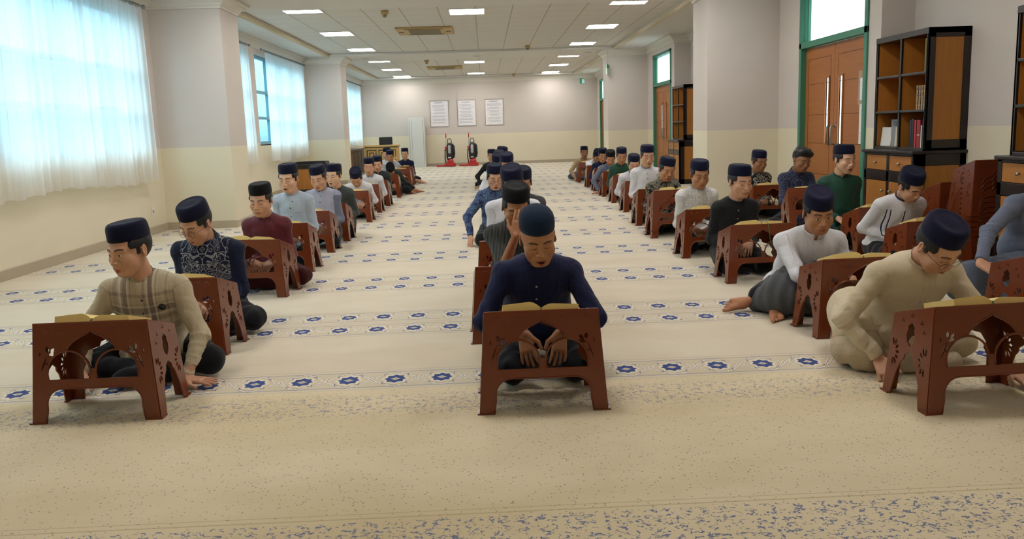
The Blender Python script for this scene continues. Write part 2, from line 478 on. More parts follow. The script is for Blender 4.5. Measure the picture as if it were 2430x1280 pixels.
# ------------------------------------------------------------------ doors on the right
def wood(name, c1, c2, sc=1.0, rough=.4, horiz=False):
    m = Mat(name, rough=rough); x, y, z = m.pos(obj=True)
    v = m.comb(x * 9, y * 9, z * .8) if not horiz else m.comb(x * 9, y * .8, z * 9)
    g = m.noise(v, 3 * sc, 4, .6); g2 = m.noise(v, 16 * sc, 2)
    c = m.mix(g, lin(c1), lin(c2)); c = m.mix(g2 * .35, c, lin(c1)); m.color(c); return m.m
M_door = wood('varnished_door_wood', '965726', 'b07036', horiz=True)
M_green = simple('green_door_frame', '3f8068', .45)
M_steel = simple('brushed_steel', 'b0aca4', .3, .9)
M_paper = simple('white_paper', 'e6e4e6', .7)
M_ink = simple('grey_print', '8d8fa0', .8)
M_strip = glass_mat('door_vision_glass', 'eef0f4', .4)
for i, (d0, d1) in enumerate(DOORS):
    r = struct(empty('door_%d' % (i + 1), (XR, (d0 + d1) / 2, 0))); W = d1 - d0; h = W / 2
    f = MB()
    for yy in (-h, h - .07): f.box((-.02, yy, 0), (.14, yy + .07, TZ))
    f.box((-.02, -h, DZ), (.14, h, DZ + .075)); f.box((-.02, -h, TZ - .06), (.14, h, TZ))
    f.build('door_frame', M_green, r, .004)
    f = MB(); f.box((.06, -h + .07, DZ + .075), (.066, h - .07, TZ - .06)); f.build('transom_pane', M_frost, r)
    f = MB(); f.box((.03, h - .17, DZ + .07), (.09, h - .13, TZ - .05)); f.build('transom_mullion', M_green, r)
    for s_ in (-1, 1):
        y0, y1 = (-h + .075, -.004) if s_ < 0 else (.004, h - .075)
        lf = empty('door_leaf', (0, 0, 0)); lf.parent = r
        b = MB(); sy0 = -.22 if s_ < 0 else .14; sy1 = sy0 + .085
        X0, X1 = .05, .066
        b.box((X0, y0, .01), (X1, sy0, DZ - .005)); b.box((X0, sy1, .01), (X1, y1, DZ - .005))
        b.box((X0, sy0, .01), (X1, sy1, .93)); b.box((X0, sy0, 1.72), (X1, sy1, DZ - .005))
        # raised plank grooves as thin dark lines cut between boards
        for zz in (.2, .55, .93, 1.28, 1.66, 1.97): b.box((X0 - .002, y0 + .1, zz), (X0 + .002, y1 - .09, zz + .006), 1)
        for yy in (y0 + .1, y1 - .09): b.box((X0 - .002, yy, .2), (X0 + .002, yy + .006, 1.97), 1)
        b.build('panel', [M_door, simple('groove', '5f3312', .7)], lf)
        b = MB()
        for a0, a1 in ((sy0 - .022, sy0), (sy1, sy1 + .022)): b.box((X0 - .012, a0, .91), (X0 + .01, a1, 1.74))
        for z0 in (.91, 1.72): b.box((X0 - .012, sy0, z0), (X0 + .01, sy1, z0 + .02))
        b.build('glazing_bead', M_door, lf)
        b = MB(); b.box((X0 + .01, sy0, .93), (X0 + .014, sy1, 1.72)); b.build('vision_pane', M_strip, lf)
        b = MB(); yy = s_ * .055
        b.tube([(X0, yy, .93), (X0 - .045, yy, .93), (X0 - .06, yy, .945), (X0 - .06, yy, 1.13), (X0 - .045, yy, 1.145), (X0, yy, 1.145)], .010, 10)
        for zz in (.93, 1.145): b.lathe([(0, 0), (.022, 0), (.022, .006), (0, .006)], 14, Matrix.Translation((X0 - .006, yy, zz)) @ Matrix.Rotation(math.pi / 2, 4, 'Y'))
        b.build('door_handle', M_steel, lf)

def notice(name, loc, W, H, label, cat, group=None, axis='x', lines=9, frame=None, head=True, margin=.1):
    """a sheet on a wall; axis x: faces -x, axis y: faces -y; origin at its centre"""
    t = empty(name, loc, 0, label, cat, group)
    def B(u0, z0, u1, z1, d0, d1, mi=0, b=None):
        if axis == 'x': b.box((-d1, u0, z0), (-d0, u1, z1), mi)
        else: b.box((u0, -d1, z0), (u1, -d0, z1), mi)
    b = MB(); B(-W / 2, -H / 2, W / 2, H / 2, .000, .004, 0, b); b.build('sheet', M_paper, t)
    b = MB(); rnd = random.Random(label)
    z0 = H / 2 - H * .17; n_ = lines
    for k in range(n_):
        if k % 4 == 3: continue
        zz = z0 - k * H * .74 / n_; l = W * (.5 - margin) * rnd.uniform(.6, 1)
        c0 = -l if rnd.random() < .4 else -W * (.5 - margin)
        B(c0, zz - H * .005, l, zz + H * .005, .004, .005, 0, b)
    if head: B(-W * .2, H * .41, W * .2, H * .435, .004, .005, 0, b); B(-W * .27, H * .41, -W * .23, H * .44, .004, .005, 0, b)
    b.build('printing', M_ink, t)
    if frame:
        b = MB(); q = .014
        for a in ((-W / 2 - q, -H / 2 - q, W / 2 + q, -H / 2), (-W / 2 - q, H / 2, W / 2 + q, H / 2 + q), (-W / 2 - q, -H / 2, -W / 2, H / 2), (W / 2, -H / 2, W / 2 + q, H / 2)):
            B(a[0], a[1], a[2], a[3], 0, .018, 0, b)
        b.build('frame', frame, t)
    return t
dx = XR + .0475
sl = simple('clear_plastic_sleeve', 'a98a6b', .25)
t = notice('door_notice', (dx, 8.53, 1.54), .165, .24, 'upper paper notice in a clear sleeve on the nearest wooden door', 'notice', None, 'x', 9, None, False)
b = MB(); b.box((0, -.14, -.17), (.0015, .13, .2)); b.build('sleeve', sl, t)
notice('door_notice', (dx, 8.53, 1.16), .165, .44, 'long narrow white notice below the sleeved one on the nearest door', 'notice', None, 'x', 8, None, False, .2)
notice('door_notice', (dx, 18.3, 1.50), .17, .36, 'upper white sheet taped to the middle pair of wooden doors', 'notice', None, 'x', 9, None, False)
notice('door_notice', (dx, 18.3, 1.14), .17, .34, 'lower white sheet taped to the middle pair of wooden doors', 'notice', None, 'x', 9, None, False)
notice('door_notice', (dx, 27.2, 1.42), .17, .5, 'white sheet taped to the farthest pair of wooden doors', 'notice', None, 'x', 9, None, False)
M_fr = simple('silver_frame', 'a09c96', .3, .6)
for X, l in ((-1.60, 'left of the three framed text notices on the back wall, above the first vacuum cleaner'), (-.62, 'middle of the three framed text notices on the back wall'), (.37, 'right of the three framed text notices on the back wall')):
    notice('framed_notice', (X, YB - .003, 1.875), .64, .90, l, 'framed notice', 'framed notices on the back wall', 'y', 22, M_fr)

# ------------------------------------------------------------------ ceiling fixtures
M_lamp = emit('lamp_diffuser', 'fff9f4', LAMP_STRENGTH)
M_lfr = simple('lamp_frame', 'dedcd6', .4)
def panel(x, y, label):
    t = empty('ceiling_light', (x, y, HC), 0, label, 'ceiling light', 'square lamp panels in the tiled ceiling')
    b = MB()
    for a in ((-.3, -.3, .3, -.28), (-.3, .28, .3, .3), (-.3, -.28, -.28, .28), (.28, -.28, .3, .28)): b.box((a[0], a[1], -.008), (a[2], a[3], .004))
    b.build('frame', M_lfr, t)
    b = MB(); b.box((-.282, -.282, -.006), (.282, .282, -.002)); b.build('diffuser', M_lamp, t)
ordw = ['nearest', 'second', 'third', 'fourth', 'fifth', 'farthest']
for k in range(6):
    yy = 12.63 + 3 * k
    panel(-2.78, yy, '%s visible square ceiling light in the left row' % ordw[k])
    if k or 1: panel(2.36, yy, '%s visible square ceiling light in the right row' % ordw[k])
for yy, l in ((13.25, 'nearest'), (22.75, 'middle'), (27.2, 'farthest')): panel(-.22, yy, '%s visible square ceiling light in the central row' % l)
for k in range(3):
    for xx, s_ in ((-2.78, 'left'), (-.22, 'central'), (2.36, 'right')): panel(xx, 3.9 + 3 * k - .0, 'square ceiling light above the front of the hall, %s row, %s' % (s_, ordw[k]))
for xx, s_ in ((-2.78, 'left'), (2.36, 'right')): panel(xx, -1.2, 'unseen square ceiling light added for fill behind the camera, %s side' % s_)  # added fill panels, out of view behind the camera

M_ac = simple('yellowed_plastic', 'b59a62', .5); M_acd = simple('vent_dark_brown', '4a3f2c', .7); M_acg = simple('ac_grille', '8f8468', .6)  # outlets and louvres get one flat dark brown
def cassette(x, y, label):
    t = empty('ceiling_air_conditioner', (x, y, HC), 0, label, 'air conditioner', 'ceiling cassette air conditioners')
    b = MB(); b.box((-.53, -.48, -.035), (.53, .48, .003)); b.build('housing', M_ac, t, .012)
    b = MB(); b.box((-.3, -.3, -.039), (.3, .3, -.034))
    for k in range(14): b.box((-.29, -.29 + k * .043, -.043), (.29, -.27 + k * .043, -.038))
    b.build('grille', M_acg, t)
    for a in ((-.36, -.43, .36, -.37), (-.36, .37, .36, .43)):
        b = MB(); b.box((a[0], a[1], -.038), (a[2], a[3], -.033)); b.build('air_outlet', M_acd, t)
    for s_ in (-1, 1):
        b = MB(); b.box((s_ * .45 - .05, -.05, -.038), (s_ * .45 + .05, .05, -.033)); b.build('louvre', M_acd, t)
cassette(-1.07, 15.45, 'nearer yellowed ceiling air conditioner among the ceiling tiles')
cassette(-1.13, 24.3, 'farther yellowed ceiling air conditioner among the ceiling tiles')
def detector(x, y, label, z=HC):
    t = empty('smoke_detector', (x, y, z), 0, label, 'smoke detector', 'yellowed smoke detectors')
    b = MB(); b.lathe([(0, .0), (.06, .0), (.06, -.05), (.045, -.062), (0, -.062)], 18); b.build('base', M_ac, t)
    b = MB(); b.lathe([(.03, -.062), (.03, -.09), (.02, -.1), (0, -.1)], 14); b.build('sensor', M_acg, t)
detector(-1.53, 12.95, 'yellowed smoke detector nearest the camera, left of centre')
detector(1.08, 18.77, 'yellowed smoke detector right of centre before the ceiling beam')
detector(-1.51, 21.8, 'small yellowed smoke detector just beyond the ceiling beam')
detector(1.09, 27.9, 'farthest yellowed smoke detector near the back wall')
M_spk = simple('grey_speaker_grille', 'a8a69f', .7)
for x, y, l in ((-3.0, 11.1, 'round speaker grille in the beam above the first left column'), (-2.95, 20.3, 'round speaker grille in the second beam at the left'), (2.7, 20.3, 'round speaker grille in the second beam at the right'), (-.11, 20.4, 'round speaker grille in the middle of the second beam')):
    t = empty('ceiling_speaker', (x, y, HC - .05), 0, l, 'ceiling speaker', 'round ceiling speakers')
    b = MB(); b.lathe([(.13, .002), (.13, -.008), (.105, -.012), (.105, -.006)], 24); b.build('rim', M_lfr, t)
    b = MB(); b.lathe([(0, -.008), (.105, -.008), (.105, -.002)], 24); b.build('grille', M_spk, t)
M_exg = simple('exit_green', '1d9a66', .5); M_exw = simple('sign_white', 'dff0e6', .5)
t = empty('exit_sign', (3.42, 27.3, 2.80), R(55), 'small green and white emergency exit sign hanging by the back right corner', 'exit sign')
b = MB(); b.box((-.16, -.012, -.09), (.16, .012, .09)); b.build('board', M_exg, t, .004)
b = MB(); b.box((-.05, -.015, -.07), (.13, .015, .07)); b.build('face', M_exw, t)
b = MB(); b.tube([(0, 0, .09), (0, 0, HC - 2.80)], .006, 6); b.build('hanging_rod', M_steel, t)
t = empty('exit_sign', (CX_R - .02, 19.6, 2.62), R(70), 'small green and white sign hanging beside the far right column', 'exit sign')
b = MB(); b.box((-.13, -.012, -.12), (.13, .012, .12)); b.build('board', M_exw, t, .004)
b = MB(); b.box((-.13, -.014, .03), (.13, .014, .12)); b.build('green_band', M_exg, t)
b = MB(); b.tube([(0, 0, .12), (0, 0, HC - 2.67)], .006, 6); b.build('hanging_rod', M_steel, t)
# wall socket
M_sock = simple('white_socket', 'd8d4cc', .4)
t = empty('wall_socket', (XL, 10.45, .30), 0, 'white wall socket low on the left wall near the first column', 'socket')
b = MB(); b.box((0, -.04, -.06), (.012, .04, .06)); b.build('plate', M_sock, t, .003)
b = MB(); b.lathe([(0, .004), (.022, .004), (.024, 0)], 14, Matrix.Translation((.012, 0, 0)) @ Matrix.Rotation(math.pi / 2, 4, 'Y')); b.build('insert', simple('socket_insert', '9f9c95', .5), t)
# ------------------------------------------------------------------ brown plastic reading desks
def plastic():
    m = Mat('brown_plastic', lin('6e3319'), .2, 0, .5)
    m.pos(obj=True); g = m.noise(m.vec, 300, 1); m.bump(g, .06, .001)
    return m.m
M_plas = plastic()
W2, D2, HF, HR = .245, .135, .445, .362          # half width, half depth at the top, front and rear height
def in_poly(P, poly):
    poly = np.array(poly); x, y = P[:, 0], P[:, 1]; ins = np.zeros(len(P), bool); n = len(poly)
    for a in range(n):
        x0, y0 = poly[a]; x1, y1 = poly[(a + 1) % n]
        if y0 == y1: continue
        c = ((y0 > y) != (y1 > y)) & (x < (x1 - x0) * (y - y0) / (y1 - y0) + x0); ins ^= c
    return ins
def curve_panel(name, outer, holes, thick=.006):
    """flat panel with holes from 2D outlines (u, z), as a mesh in the XZ plane"""
    from mathutils.geometry import delaunay_2d_cdt
    vs = []; es = []
    for pts in [outer] + holes:
        q = []
        for p in pts:
            if not q or (abs(p[0] - q[-1][0]) + abs(p[1] - q[-1][1])) > 2e-4: q.append(p)
        if abs(q[0][0] - q[-1][0]) + abs(q[0][1] - q[-1][1]) < 2e-4: q.pop()
        b = len(vs); vs += [Vector(p) for p in q]; es += [(b + k, b + (k + 1) % len(q)) for k in range(len(q))]
    ov, oe, of, *_ = delaunay_2d_cdt(vs, es, [], 0, 1e-5)
    V = np.array([tuple(v) for v in ov]); F = np.array([tuple(f) for f in of]); C = V[F].mean(1)
    keep = in_poly(C, outer)
    for hl in holes: keep &= ~in_poly(C, hl)
    F = F[keep]; n = len(V); t = thick / 2
    verts = [(x, -t, z) for x, z in V] + [(x, t, z) for x, z in V]
    faces = [tuple(f) for f in F] + [tuple(int(k) + n for k in f[::-1]) for f in F]
    cnt = {}
    for f in F:
        for a in range(3):
            e = (int(f[a]), int(f[(a + 1) % 3])); cnt[e] = 1
    for a, b in list(cnt):
        if (b, a) not in cnt: faces.append((b, a, a + n, b + n))
    me = bpy.data.meshes.new(name); me.from_pydata(verts, [], [tuple(int(k) for k in f) for f in faces]); me.update()
    bm = bmesh.new(); bm.from_mesh(me); bmesh.ops.delete(bm, geom=[v for v in bm.verts if not v.link_faces], context='VERTS'); bmesh.ops.recalc_face_normals(bm, faces=bm.faces); bm.to_mesh(me); bm.free()
    return me
def arc(cx, cz, rx, rz, a0, a1, n=12): return [(cx + rx * math.cos(R(a0 + (a1 - a0) * k / n)), cz + rz * math.sin(R(a0 + (a1 - a0) * k / n))) for k in range(n + 1)]
def leaf(cx, cz, l, w, ang):
    c, s = math.cos(R(ang)), math.sin(R(ang)); pts = [(l * t, w * math.sin(math.pi * t)) for t in (0, .2, .45, .7, .9, 1)] + [(l * t, -w * math.sin(math.pi * t)) for t in (.9, .7, .45, .2)]
    return [(cx + p * c - q * s, cz + p * s + q * c) for p, q in pts]
def petals(cx, cz, r, n, l, w, sx=1):
    return [leaf(cx + sx * r * math.cos(R(a)), cz + r * math.sin(R(a)), l, w, a if sx > 0 else 180 - a) for a in [90 - 180 * k / (n - 1) for k in range(n)]]
def mirror(h): return [[(-u, v) for u, v in reversed(p)] for p in h]

def desk_panels():
    wf = lambda z: W2 + .033 * (1 - z / HF)            # half width flares to the feet
    # front: legs, cross bar, twin arches with an ogee above
    b = .215
    out = [(-wf(0), 0), (-b - .004, 0)] + [(-b + .006, .06)] + arc(-b + .075, .085, .068, .07, 180, 90, 8) + arc(b - .075, .085, .068, .07, 90, 0, 8) + [(b - .006, .06), (b + .004, 0), (wf(0), 0)]
    out += [(wf(HF - .03), HF - .03)] + arc(W2 - .018, HF - .018, .018, .018, 0, 90, 4) + arc(-W2 + .018, HF - .018, .018, .018, 90, 180, 4) + [(-wf(HF - .03), HF - .03)]
    zb = .195
    archL = [(-.195, zb), (-.016, zb)] + arc(-.105, .225, .091, .093, 0, 180, 18) + [(-.195, zb)]
    holes = [archL[:-1], mirror([archL])[0][:]]
    og = [(0, .405), (-.02, .392), (-.05, .378), (-.08, .358), (-.098, .338), (-.104, .325)] + arc(-.105, .225, .098, .1, 88, 8, 10) + [(0, .243)]
    og = og + [(-u, v) for u, v in reversed(og[1:-1])]
    holes.append(og)
    sm = [leaf(-.222, .235, .075, .004, 68), leaf(-.19, .315, .03, .009, 95), leaf(-.18, .312, .03, .009, 50), leaf(-.19, .305, .034, .008, 8), leaf(-.226, .30, .022, .0035, 80), leaf(-.205, .262, .022, .004, 35)]
    holes += sm + mirror(sm)
    front = curve_panel('front_panel', out, holes, .006)
    # rear: legs and a pointed arch
    hr = HR; rear_out = [(-W2 - .033, 0), (-b, 0), (-b + .01, .14), (-.185, .175), (-.195, .20), (-.165, .245), (-.11, .262), (-.10, .285), (0, .325), (.10, .285), (.11, .262), (.165, .245), (.195, .20), (.185, .175), (b - .01, .14), (b, 0), (W2 + .033, 0), (W2, hr), (-W2, hr)]
    rear = curve_panel('rear_panel', rear_out, [], .005)
    # side: slanted top edge, x = depth (front negative)
    def top(u): return HF + (HR - HF) * (u + D2) / (2 * D2)
    fo = .028
    so = [(-D2 - fo, 0), (-D2 - fo + .062, 0), (-.085, .10), (-.055, .165), (-.035, .185), (-.03, .205), (0, .222), (.03, .2), (.035, .18), (.055, .16), (.082, .1), (D2 + fo - .055, 0), (D2 + fo, 0), (D2, top(D2)), (-D2, top(-D2))]
    hs = [[(0, .243), (-.022, .262), (-.03, .295), (-.02, .318), (-.024, .33), (0, .35), (.024, .33), (.02, .318), (.03, .295), (.022, .262)]]
    for sx in (-1, 1):
        cx, cz = sx * .112, .205 if sx < 0 else .195
        for a in (100, 70, 38, 5, -28, -60, -90)[::1]:
            aa = a if sx < 0 else 180 - a
            r = .016; hs.append(leaf(cx + r * math.cos(R(aa)), cz + r * 1.7 * math.sin(R(aa)), .028 if abs(a) < 60 else .036, .0078, aa))
    for cx, cz in ((-.068, .36), (.0, .378), (.062, .345), (-.09, .325)):
        for a in (90, 200, 340): hs.append(leaf(cx, cz, .013, .003, a))
    side = curve_panel('side_panel', so, hs, .006)
    return front, rear, side
PF, PR, PS = desk_panels()
def place_mesh(me, name, M, parent):
    m2 = me.copy(); m2.transform(M); o = link(name, m2, M_plas, parent)
    return o
def shear(dx_top, H, axis):       # lean a panel so its top moves by dx_top
    M = Matrix.Identity(4); M[axis][2] = dx_top / H; return M
def make_desk():
    t = empty('reading_desk', (0, 0, 0))
    fy = .033
    Mf = Matrix.Translation((0, -D2 - fy, 0)) @ shear(fy, HF, 1)
    o = place_mesh(PF, 'front_panel', Mf, t)
    bm = MB()                     # raised buttons and rims on the front
    for s_ in (-1, 1):
        for k in range(3):
            u = s_ * (.09 + .05 * k)
            Mx = Matrix.Translation((u, -D2 - .0035, .405)) @ Matrix.Rotation(math.pi / 2, 4, 'X')
            bm.lathe([(.0195, 0), (.017, .003), (.013, .0015), (.008, .003), (0, .003)], 16, Mx)
    def onf(u, z): return (u, -D2 - fy * (1 - z / HF) - .002, z)
    for s_ in (-1, 1):
        bm.tube([onf(s_ * (.195), .195)] + [onf(s_ * p[0] * -1, p[1]) for p in arc(-.105, .225, .0935, .0955, 180, 0, 16)] + [onf(s_ * .016, .195)], .0045, 6)
        og = [(0, .407), (-.02, .394), (-.05, .380), (-.08, .360), (-.100, .338), (-.106, .325)]
        bm.tube([onf(-s_ * p[0], p[1]) for p in og], .0042, 6)
    b_ = .215
    bm.tube([onf(-b_ - .002, .0)] + [onf(*p) for p in [(-b_ + .008, .06)] + arc(-b_ + .075, .085, .067, .069, 180, 90, 8) + arc(b_ - .075, .085, .067, .069, 90, 0, 8) + [(b_ - .008, .06), (b_ + .002, 0)]], .004, 6)
    bm.build('moulded_rim', M_plas, o)
    place_mesh(PR, 'rear_panel', Matrix.Translation((0, D2 + .028, 0)) @ shear(-.028, HR, 1), t)
    for s_ in (-1, 1):
        Ms = Matrix.Translation((s_ * (W2 + .033), 0, 0)) @ shear(-s_ * .033, HF, 0) @ Matrix.Rotation(math.pi / 2, 4, 'Z')
        place_mesh(PS, 'side_panel', Ms, t)
    # desktop: slanted slab with rounded rim
    b = MB(); ang = math.atan2(HR - HF, 2 * D2)
    Mt = Matrix.Translation((0, 0, (HF + HR) / 2)) @ Matrix.Rotation(ang, 4, 'X')
    L = D2 / math.cos(ang)
    b.box((-W2 - .003, -L - .003, -.010), (W2 + .003, L + .003, .003), 0, Mt)
    b.build('desktop', M_plas, t, .004)
    for sx in (-1, 1):
        for sy in (-1, 1):
            b = MB(); x0, y0 = sx * (W2 + .033), sy * (D2 + (fy if sy < 0 else .028))
            p = [(x0 + sx * .012, y0 + sy * .006), (x0 - sx * .062, y0 + sy * .006), (x0 - sx * .062, y0 - sy * .002), (x0 - sx * .002, y0 - sy * .002), (x0 - sx * .002, y0 - sy * .05), (x0 + sx * .012, y0 - sy * .05)]
            n_ = len(p); b.add([(a, c, 0) for a, c in p] + [(a, c, .007) for a, c in p], [tuple(range(n_)), tuple(range(n_, 2 * n_))] + [(i, (i + 1) % n_, n_ + (i + 1) % n_, n_ + i) for i in range(n_)])
            b.build('foot', M_plas, t)
    return t
M_page = Mat('yellow_pages', rough=.8); x, y, z = M_page.pos(obj=True)
ln = ((z * 900).fract() - .5).abs().gt(.3); M_page.color(M_page.mix(ln * .35, lin('e8d084'), lin('cdae60'))); M_page = M_page.m
M_pagetop = Mat('printed_pages', rough=.8); x, y, z = M_pagetop.pos(obj=True)
tx = ((y * 60).fract() - .5).abs().lt(.22) * M_pagetop.noise(M_pagetop.comb(x * 9, (y * 60).floor() * 3.7, 0), 12, 2).gt(.47)
edge_ = x.abs().lt(.152) * x.abs().gt(.02) * y.abs().lt(.088)
M_pagetop.color(M_pagetop.mix(tx * edge_ * .6, lin('e8d28c'), lin('7d6a42'))); M_pagetop = M_pagetop.m
M_cov = simple('dark_book_cover', '5b2f22', .5); M_rib = simple('green_ribbon', '2f6a3c', .6)
def make_book(seed=0, wide=.165, dep=.105, th=(.030, .022)):
    """open book lying with its spine along y, origin at its centre bottom"""
    t = empty('open_book', (0, 0, 0))
    b = MB(); b.box((-wide - .004, -dep - .003, 0), (wide + .004, dep + .003, .003)); b.build('cover', M_cov, t, .001)
    for s_, h in ((-1, th[0]), (1, th[1])):
        n_ = 10; prof = []
        for k in range(n_ + 1):
            u = k / n_; prof.append((s_ * wide * u, .003 + h * (.35 + 1.0 * math.sin(min(1, u * 3.2) * math.pi / 2) * (1 - .45 * u))))
        vs = [(p[0], yy, zz) for p in prof for yy in (-dep, dep) for zz in (.003, p[1])]
        fs = []; mi = []
        b = MB()
        for k in range(n_):
            a = k * 4; c = a + 4
            b.add([vs[a + 1], vs[c + 1], vs[c + 3], vs[a + 3]], [(0, 1, 2, 3)], 1, True)
            b.add([vs[a], vs[c], vs[c + 1], vs[a + 1]], [(0, 1, 2, 3)], 0)
            b.add([vs[a + 2], vs[c + 2], vs[c + 3], vs[a + 3]], [(0, 1, 2, 3)], 0)
            b.add([vs[a], vs[c], vs[c + 2], vs[a + 2]], [(0, 1, 2, 3)], 0)
        q = n_ * 4; b.add([vs[q], vs[q + 1], vs[q + 3], vs[q + 2]], [(0, 1, 2, 3)], 0)
        b.build('page_block', [M_page, M_pagetop], t)
    b = MB(); b.tube([(0, -dep - .006, .004), (.003, -dep - .002, .014), (0, -dep * .5, .014), (0, dep, .012)], .0028, 6); b.build('ribbon', M_rib, t)
    return t
desk0 = make_desk(); book0 = make_book(); used = [False, False]
ANG = math.atan2(HR - HF, 2 * D2)
def put_desk(x, yf, label, rz=0, book=None, group='reading desks', tilt=0, pos=None, z=0, bx=0, brz=0, half=False):
    """x: centre, yf: y of its front feet"""
    d = desk0 if not used[0] else tree_copy(desk0); used[0] = True
    d.location = (x, yf + D2 + .033, z); d.rotation_euler = (tilt, 0, rz)
    tag(d, label, 'reading desk', group)
    if book:
        q = book0 if not used[1] else tree_copy(book0); used[1] = True
        Mt = Matrix.Translation(d.location) @ Euler((tilt, 0, rz)).to_matrix().to_4x4() @ Matrix.Translation((bx, -.012, (HF + HR) / 2 + .0055)) @ Matrix.Rotation(ANG, 4, 'X') @ Matrix.Rotation(brz, 4, 'Z')
        q.matrix_world = Mt
        tag(q, book, 'book', 'open books on the reading desks')
    return d
# ------------------------------------------------------------------ sculpting with distance fields
def smin(a, b, k):
    h = np.clip(.5 + .5 * (b - a) / k, 0, 1); return b + (a - b) * h - k * h * (1 - h)
class SDF:
    def __init__(s): s.ops = []
    def cap(s, a, b, r1, r2=None, k=.02, op='u', flat=None):
        r2 = r1 if r2 is None else r2; a = np.array(a, float); b = np.array(b, float)
        rm = max(r1, r2); s.ops.append(('cap', (a, b, r1, r2), np.minimum(a, b) - rm, np.maximum(a, b) + rm, k, op)); return s
    def ell(s, c, r, k=.02, op='u', rot=None):
        c = np.array(c, float); r = np.array(r, float); Rm = np.eye(3) if rot is None else np.array(rot)
        ext = np.sqrt(((Rm * r) ** 2).sum(1)); s.ops.append(('ell', (c, r, Rm), c - ext, c + ext, k, op)); return s
    def mesh(s, res, clip=None, noise=None, pad=2):
        lo = np.min([o[2] for o in s.ops if o[5] == 'u'], 0) - res * pad - .01; hi = np.max([o[3] for o in s.ops if o[5] == 'u'], 0) + res * pad + .01
        n = np.ceil((hi - lo) / res).astype(int) + 1
        D = np.full(n, .05, np.float32)
        ax = [lo[i] + np.arange(n[i]) * res for i in range(3)]
        for kind, pr, l, h, k, op in s.ops:
            m = k + res * 2 + (.03 if op == 'u' else 0)
            i0 = np.clip(np.floor((l - m - lo) / res).astype(int), 0, n); i1 = np.clip(np.ceil((h + m - lo) / res).astype(int) + 1, 0, n)
            if (i1 <= i0).any(): continue
            X, Y, Z = np.meshgrid(ax[0][i0[0]:i1[0]], ax[1][i0[1]:i1[1]], ax[2][i0[2]:i1[2]], indexing='ij')
            if kind == 'cap':
                a, b, r1, r2 = pr; ab = b - a; q = max(ab @ ab, 1e-9)
                t = np.clip(((X - a[0]) * ab[0] + (Y - a[1]) * ab[1] + (Z - a[2]) * ab[2]) / q, 0, 1)
                d = np.sqrt((X - a[0] - t * ab[0]) ** 2 + (Y - a[1] - t * ab[1]) ** 2 + (Z - a[2] - t * ab[2]) ** 2) - (r1 + (r2 - r1) * t)
            else:
                c, r, Rm = pr; P = [X - c[0], Y - c[1], Z - c[2]]
                L = [Rm[0, i] * P[0] + Rm[1, i] * P[1] + Rm[2, i] * P[2] for i in range(3)]
                k0 = np.sqrt(sum((L[i] / r[i]) ** 2 for i in range(3))); k1 = np.sqrt(sum((L[i] / r[i] ** 2) ** 2 for i in range(3))) + 1e-9
                d = k0 * (k0 - 1) / k1
            sl = tuple(slice(i0[i], i1[i]) for i in range(3)); cur = D[sl]
            if op == 'u': D[sl] = smin(cur, d, k)
            else: D[sl] = -smin(-cur, d, k)
        if noise is not None or clip is not None:
            X, Y, Z = np.meshgrid(*ax, indexing='ij')
            if noise is not None: D = D + noise(X, Y, Z)
            if clip is not None: D = np.maximum(D, clip(X, Y, Z))
        # keep the border outside
        for a_ in range(3):
            sl = [slice(None)] * 3; sl[a_] = 0; D[tuple(sl)] = .01; sl[a_] = -1; D[tuple(sl)] = .01
        return nets(D, lo, res)
def nets(D, lo, res):
    S = D < 0; n = np.array(D.shape)
    c = np.zeros(n - 1, np.int8)
    cs = [(i, j, k) for i in (0, 1) for j in (0, 1) for k in (0, 1)]
    sub = lambda A, o: A[o[0]:n[0] - 1 + o[0], o[1]:n[1] - 1 + o[1], o[2]:n[2] - 1 + o[2]]
    for o in cs: c += sub(S, o)
    act = (c > 0) & (c < 8); idx = np.argwhere(act); N = len(idx)
    num = -np.ones(n - 1, np.int64); num[act] = np.arange(N)
    vals = {o: D[idx[:, 0] + o[0], idx[:, 1] + o[1], idx[:, 2] + o[2]] for o in cs}
    acc = np.zeros((N, 3)); cnt = np.zeros(N)
    for a_ in range(3):
        for o in cs:
            if o[a_]: continue
            o2 = list(o); o2[a_] = 1; o2 = tuple(o2); v0 = vals[o]; v1 = vals[o2]; m = (v0 < 0) != (v1 < 0)
            t = np.where(m, v0 / np.where(m, v0 - v1, 1), 0)
            p = np.tile(np.array(o, float), (N, 1)); p[:, a_] = t
            acc += p * m[:, None]; cnt += m
    V = (idx + acc / cnt[:, None]) * res + lo
    F = []
    for a_ in range(3):
        b_, c_ = (a_ + 1) % 3, (a_ + 2) % 3
        sl0 = [slice(None)] * 3; sl1 = [slice(None)] * 3; sl0[a_] = slice(0, -1); sl1[a_] = slice(1, None)
        s0 = S[tuple(sl0)]; s1 = S[tuple(sl1)]; e = np.argwhere(s0 != s1); e = e[(e[:, b_] > 0) & (e[:, c_] > 0) & (e[:, b_] < n[b_] - 1) & (e[:, c_] < n[c_] - 1)]
        q = []
        for db, dc in ((1, 1), (0, 1), (0, 0), (1, 0)):
            f = e.copy(); f[:, b_] -= db; f[:, c_] -= dc; q.append(num[f[:, 0], f[:, 1], f[:, 2]])
        q = np.stack(q, 1); flip = ~s0[e[:, 0], e[:, 1], e[:, 2]]; q[flip] = q[flip][:, ::-1]; F.append(q)
    return V, np.concatenate(F)
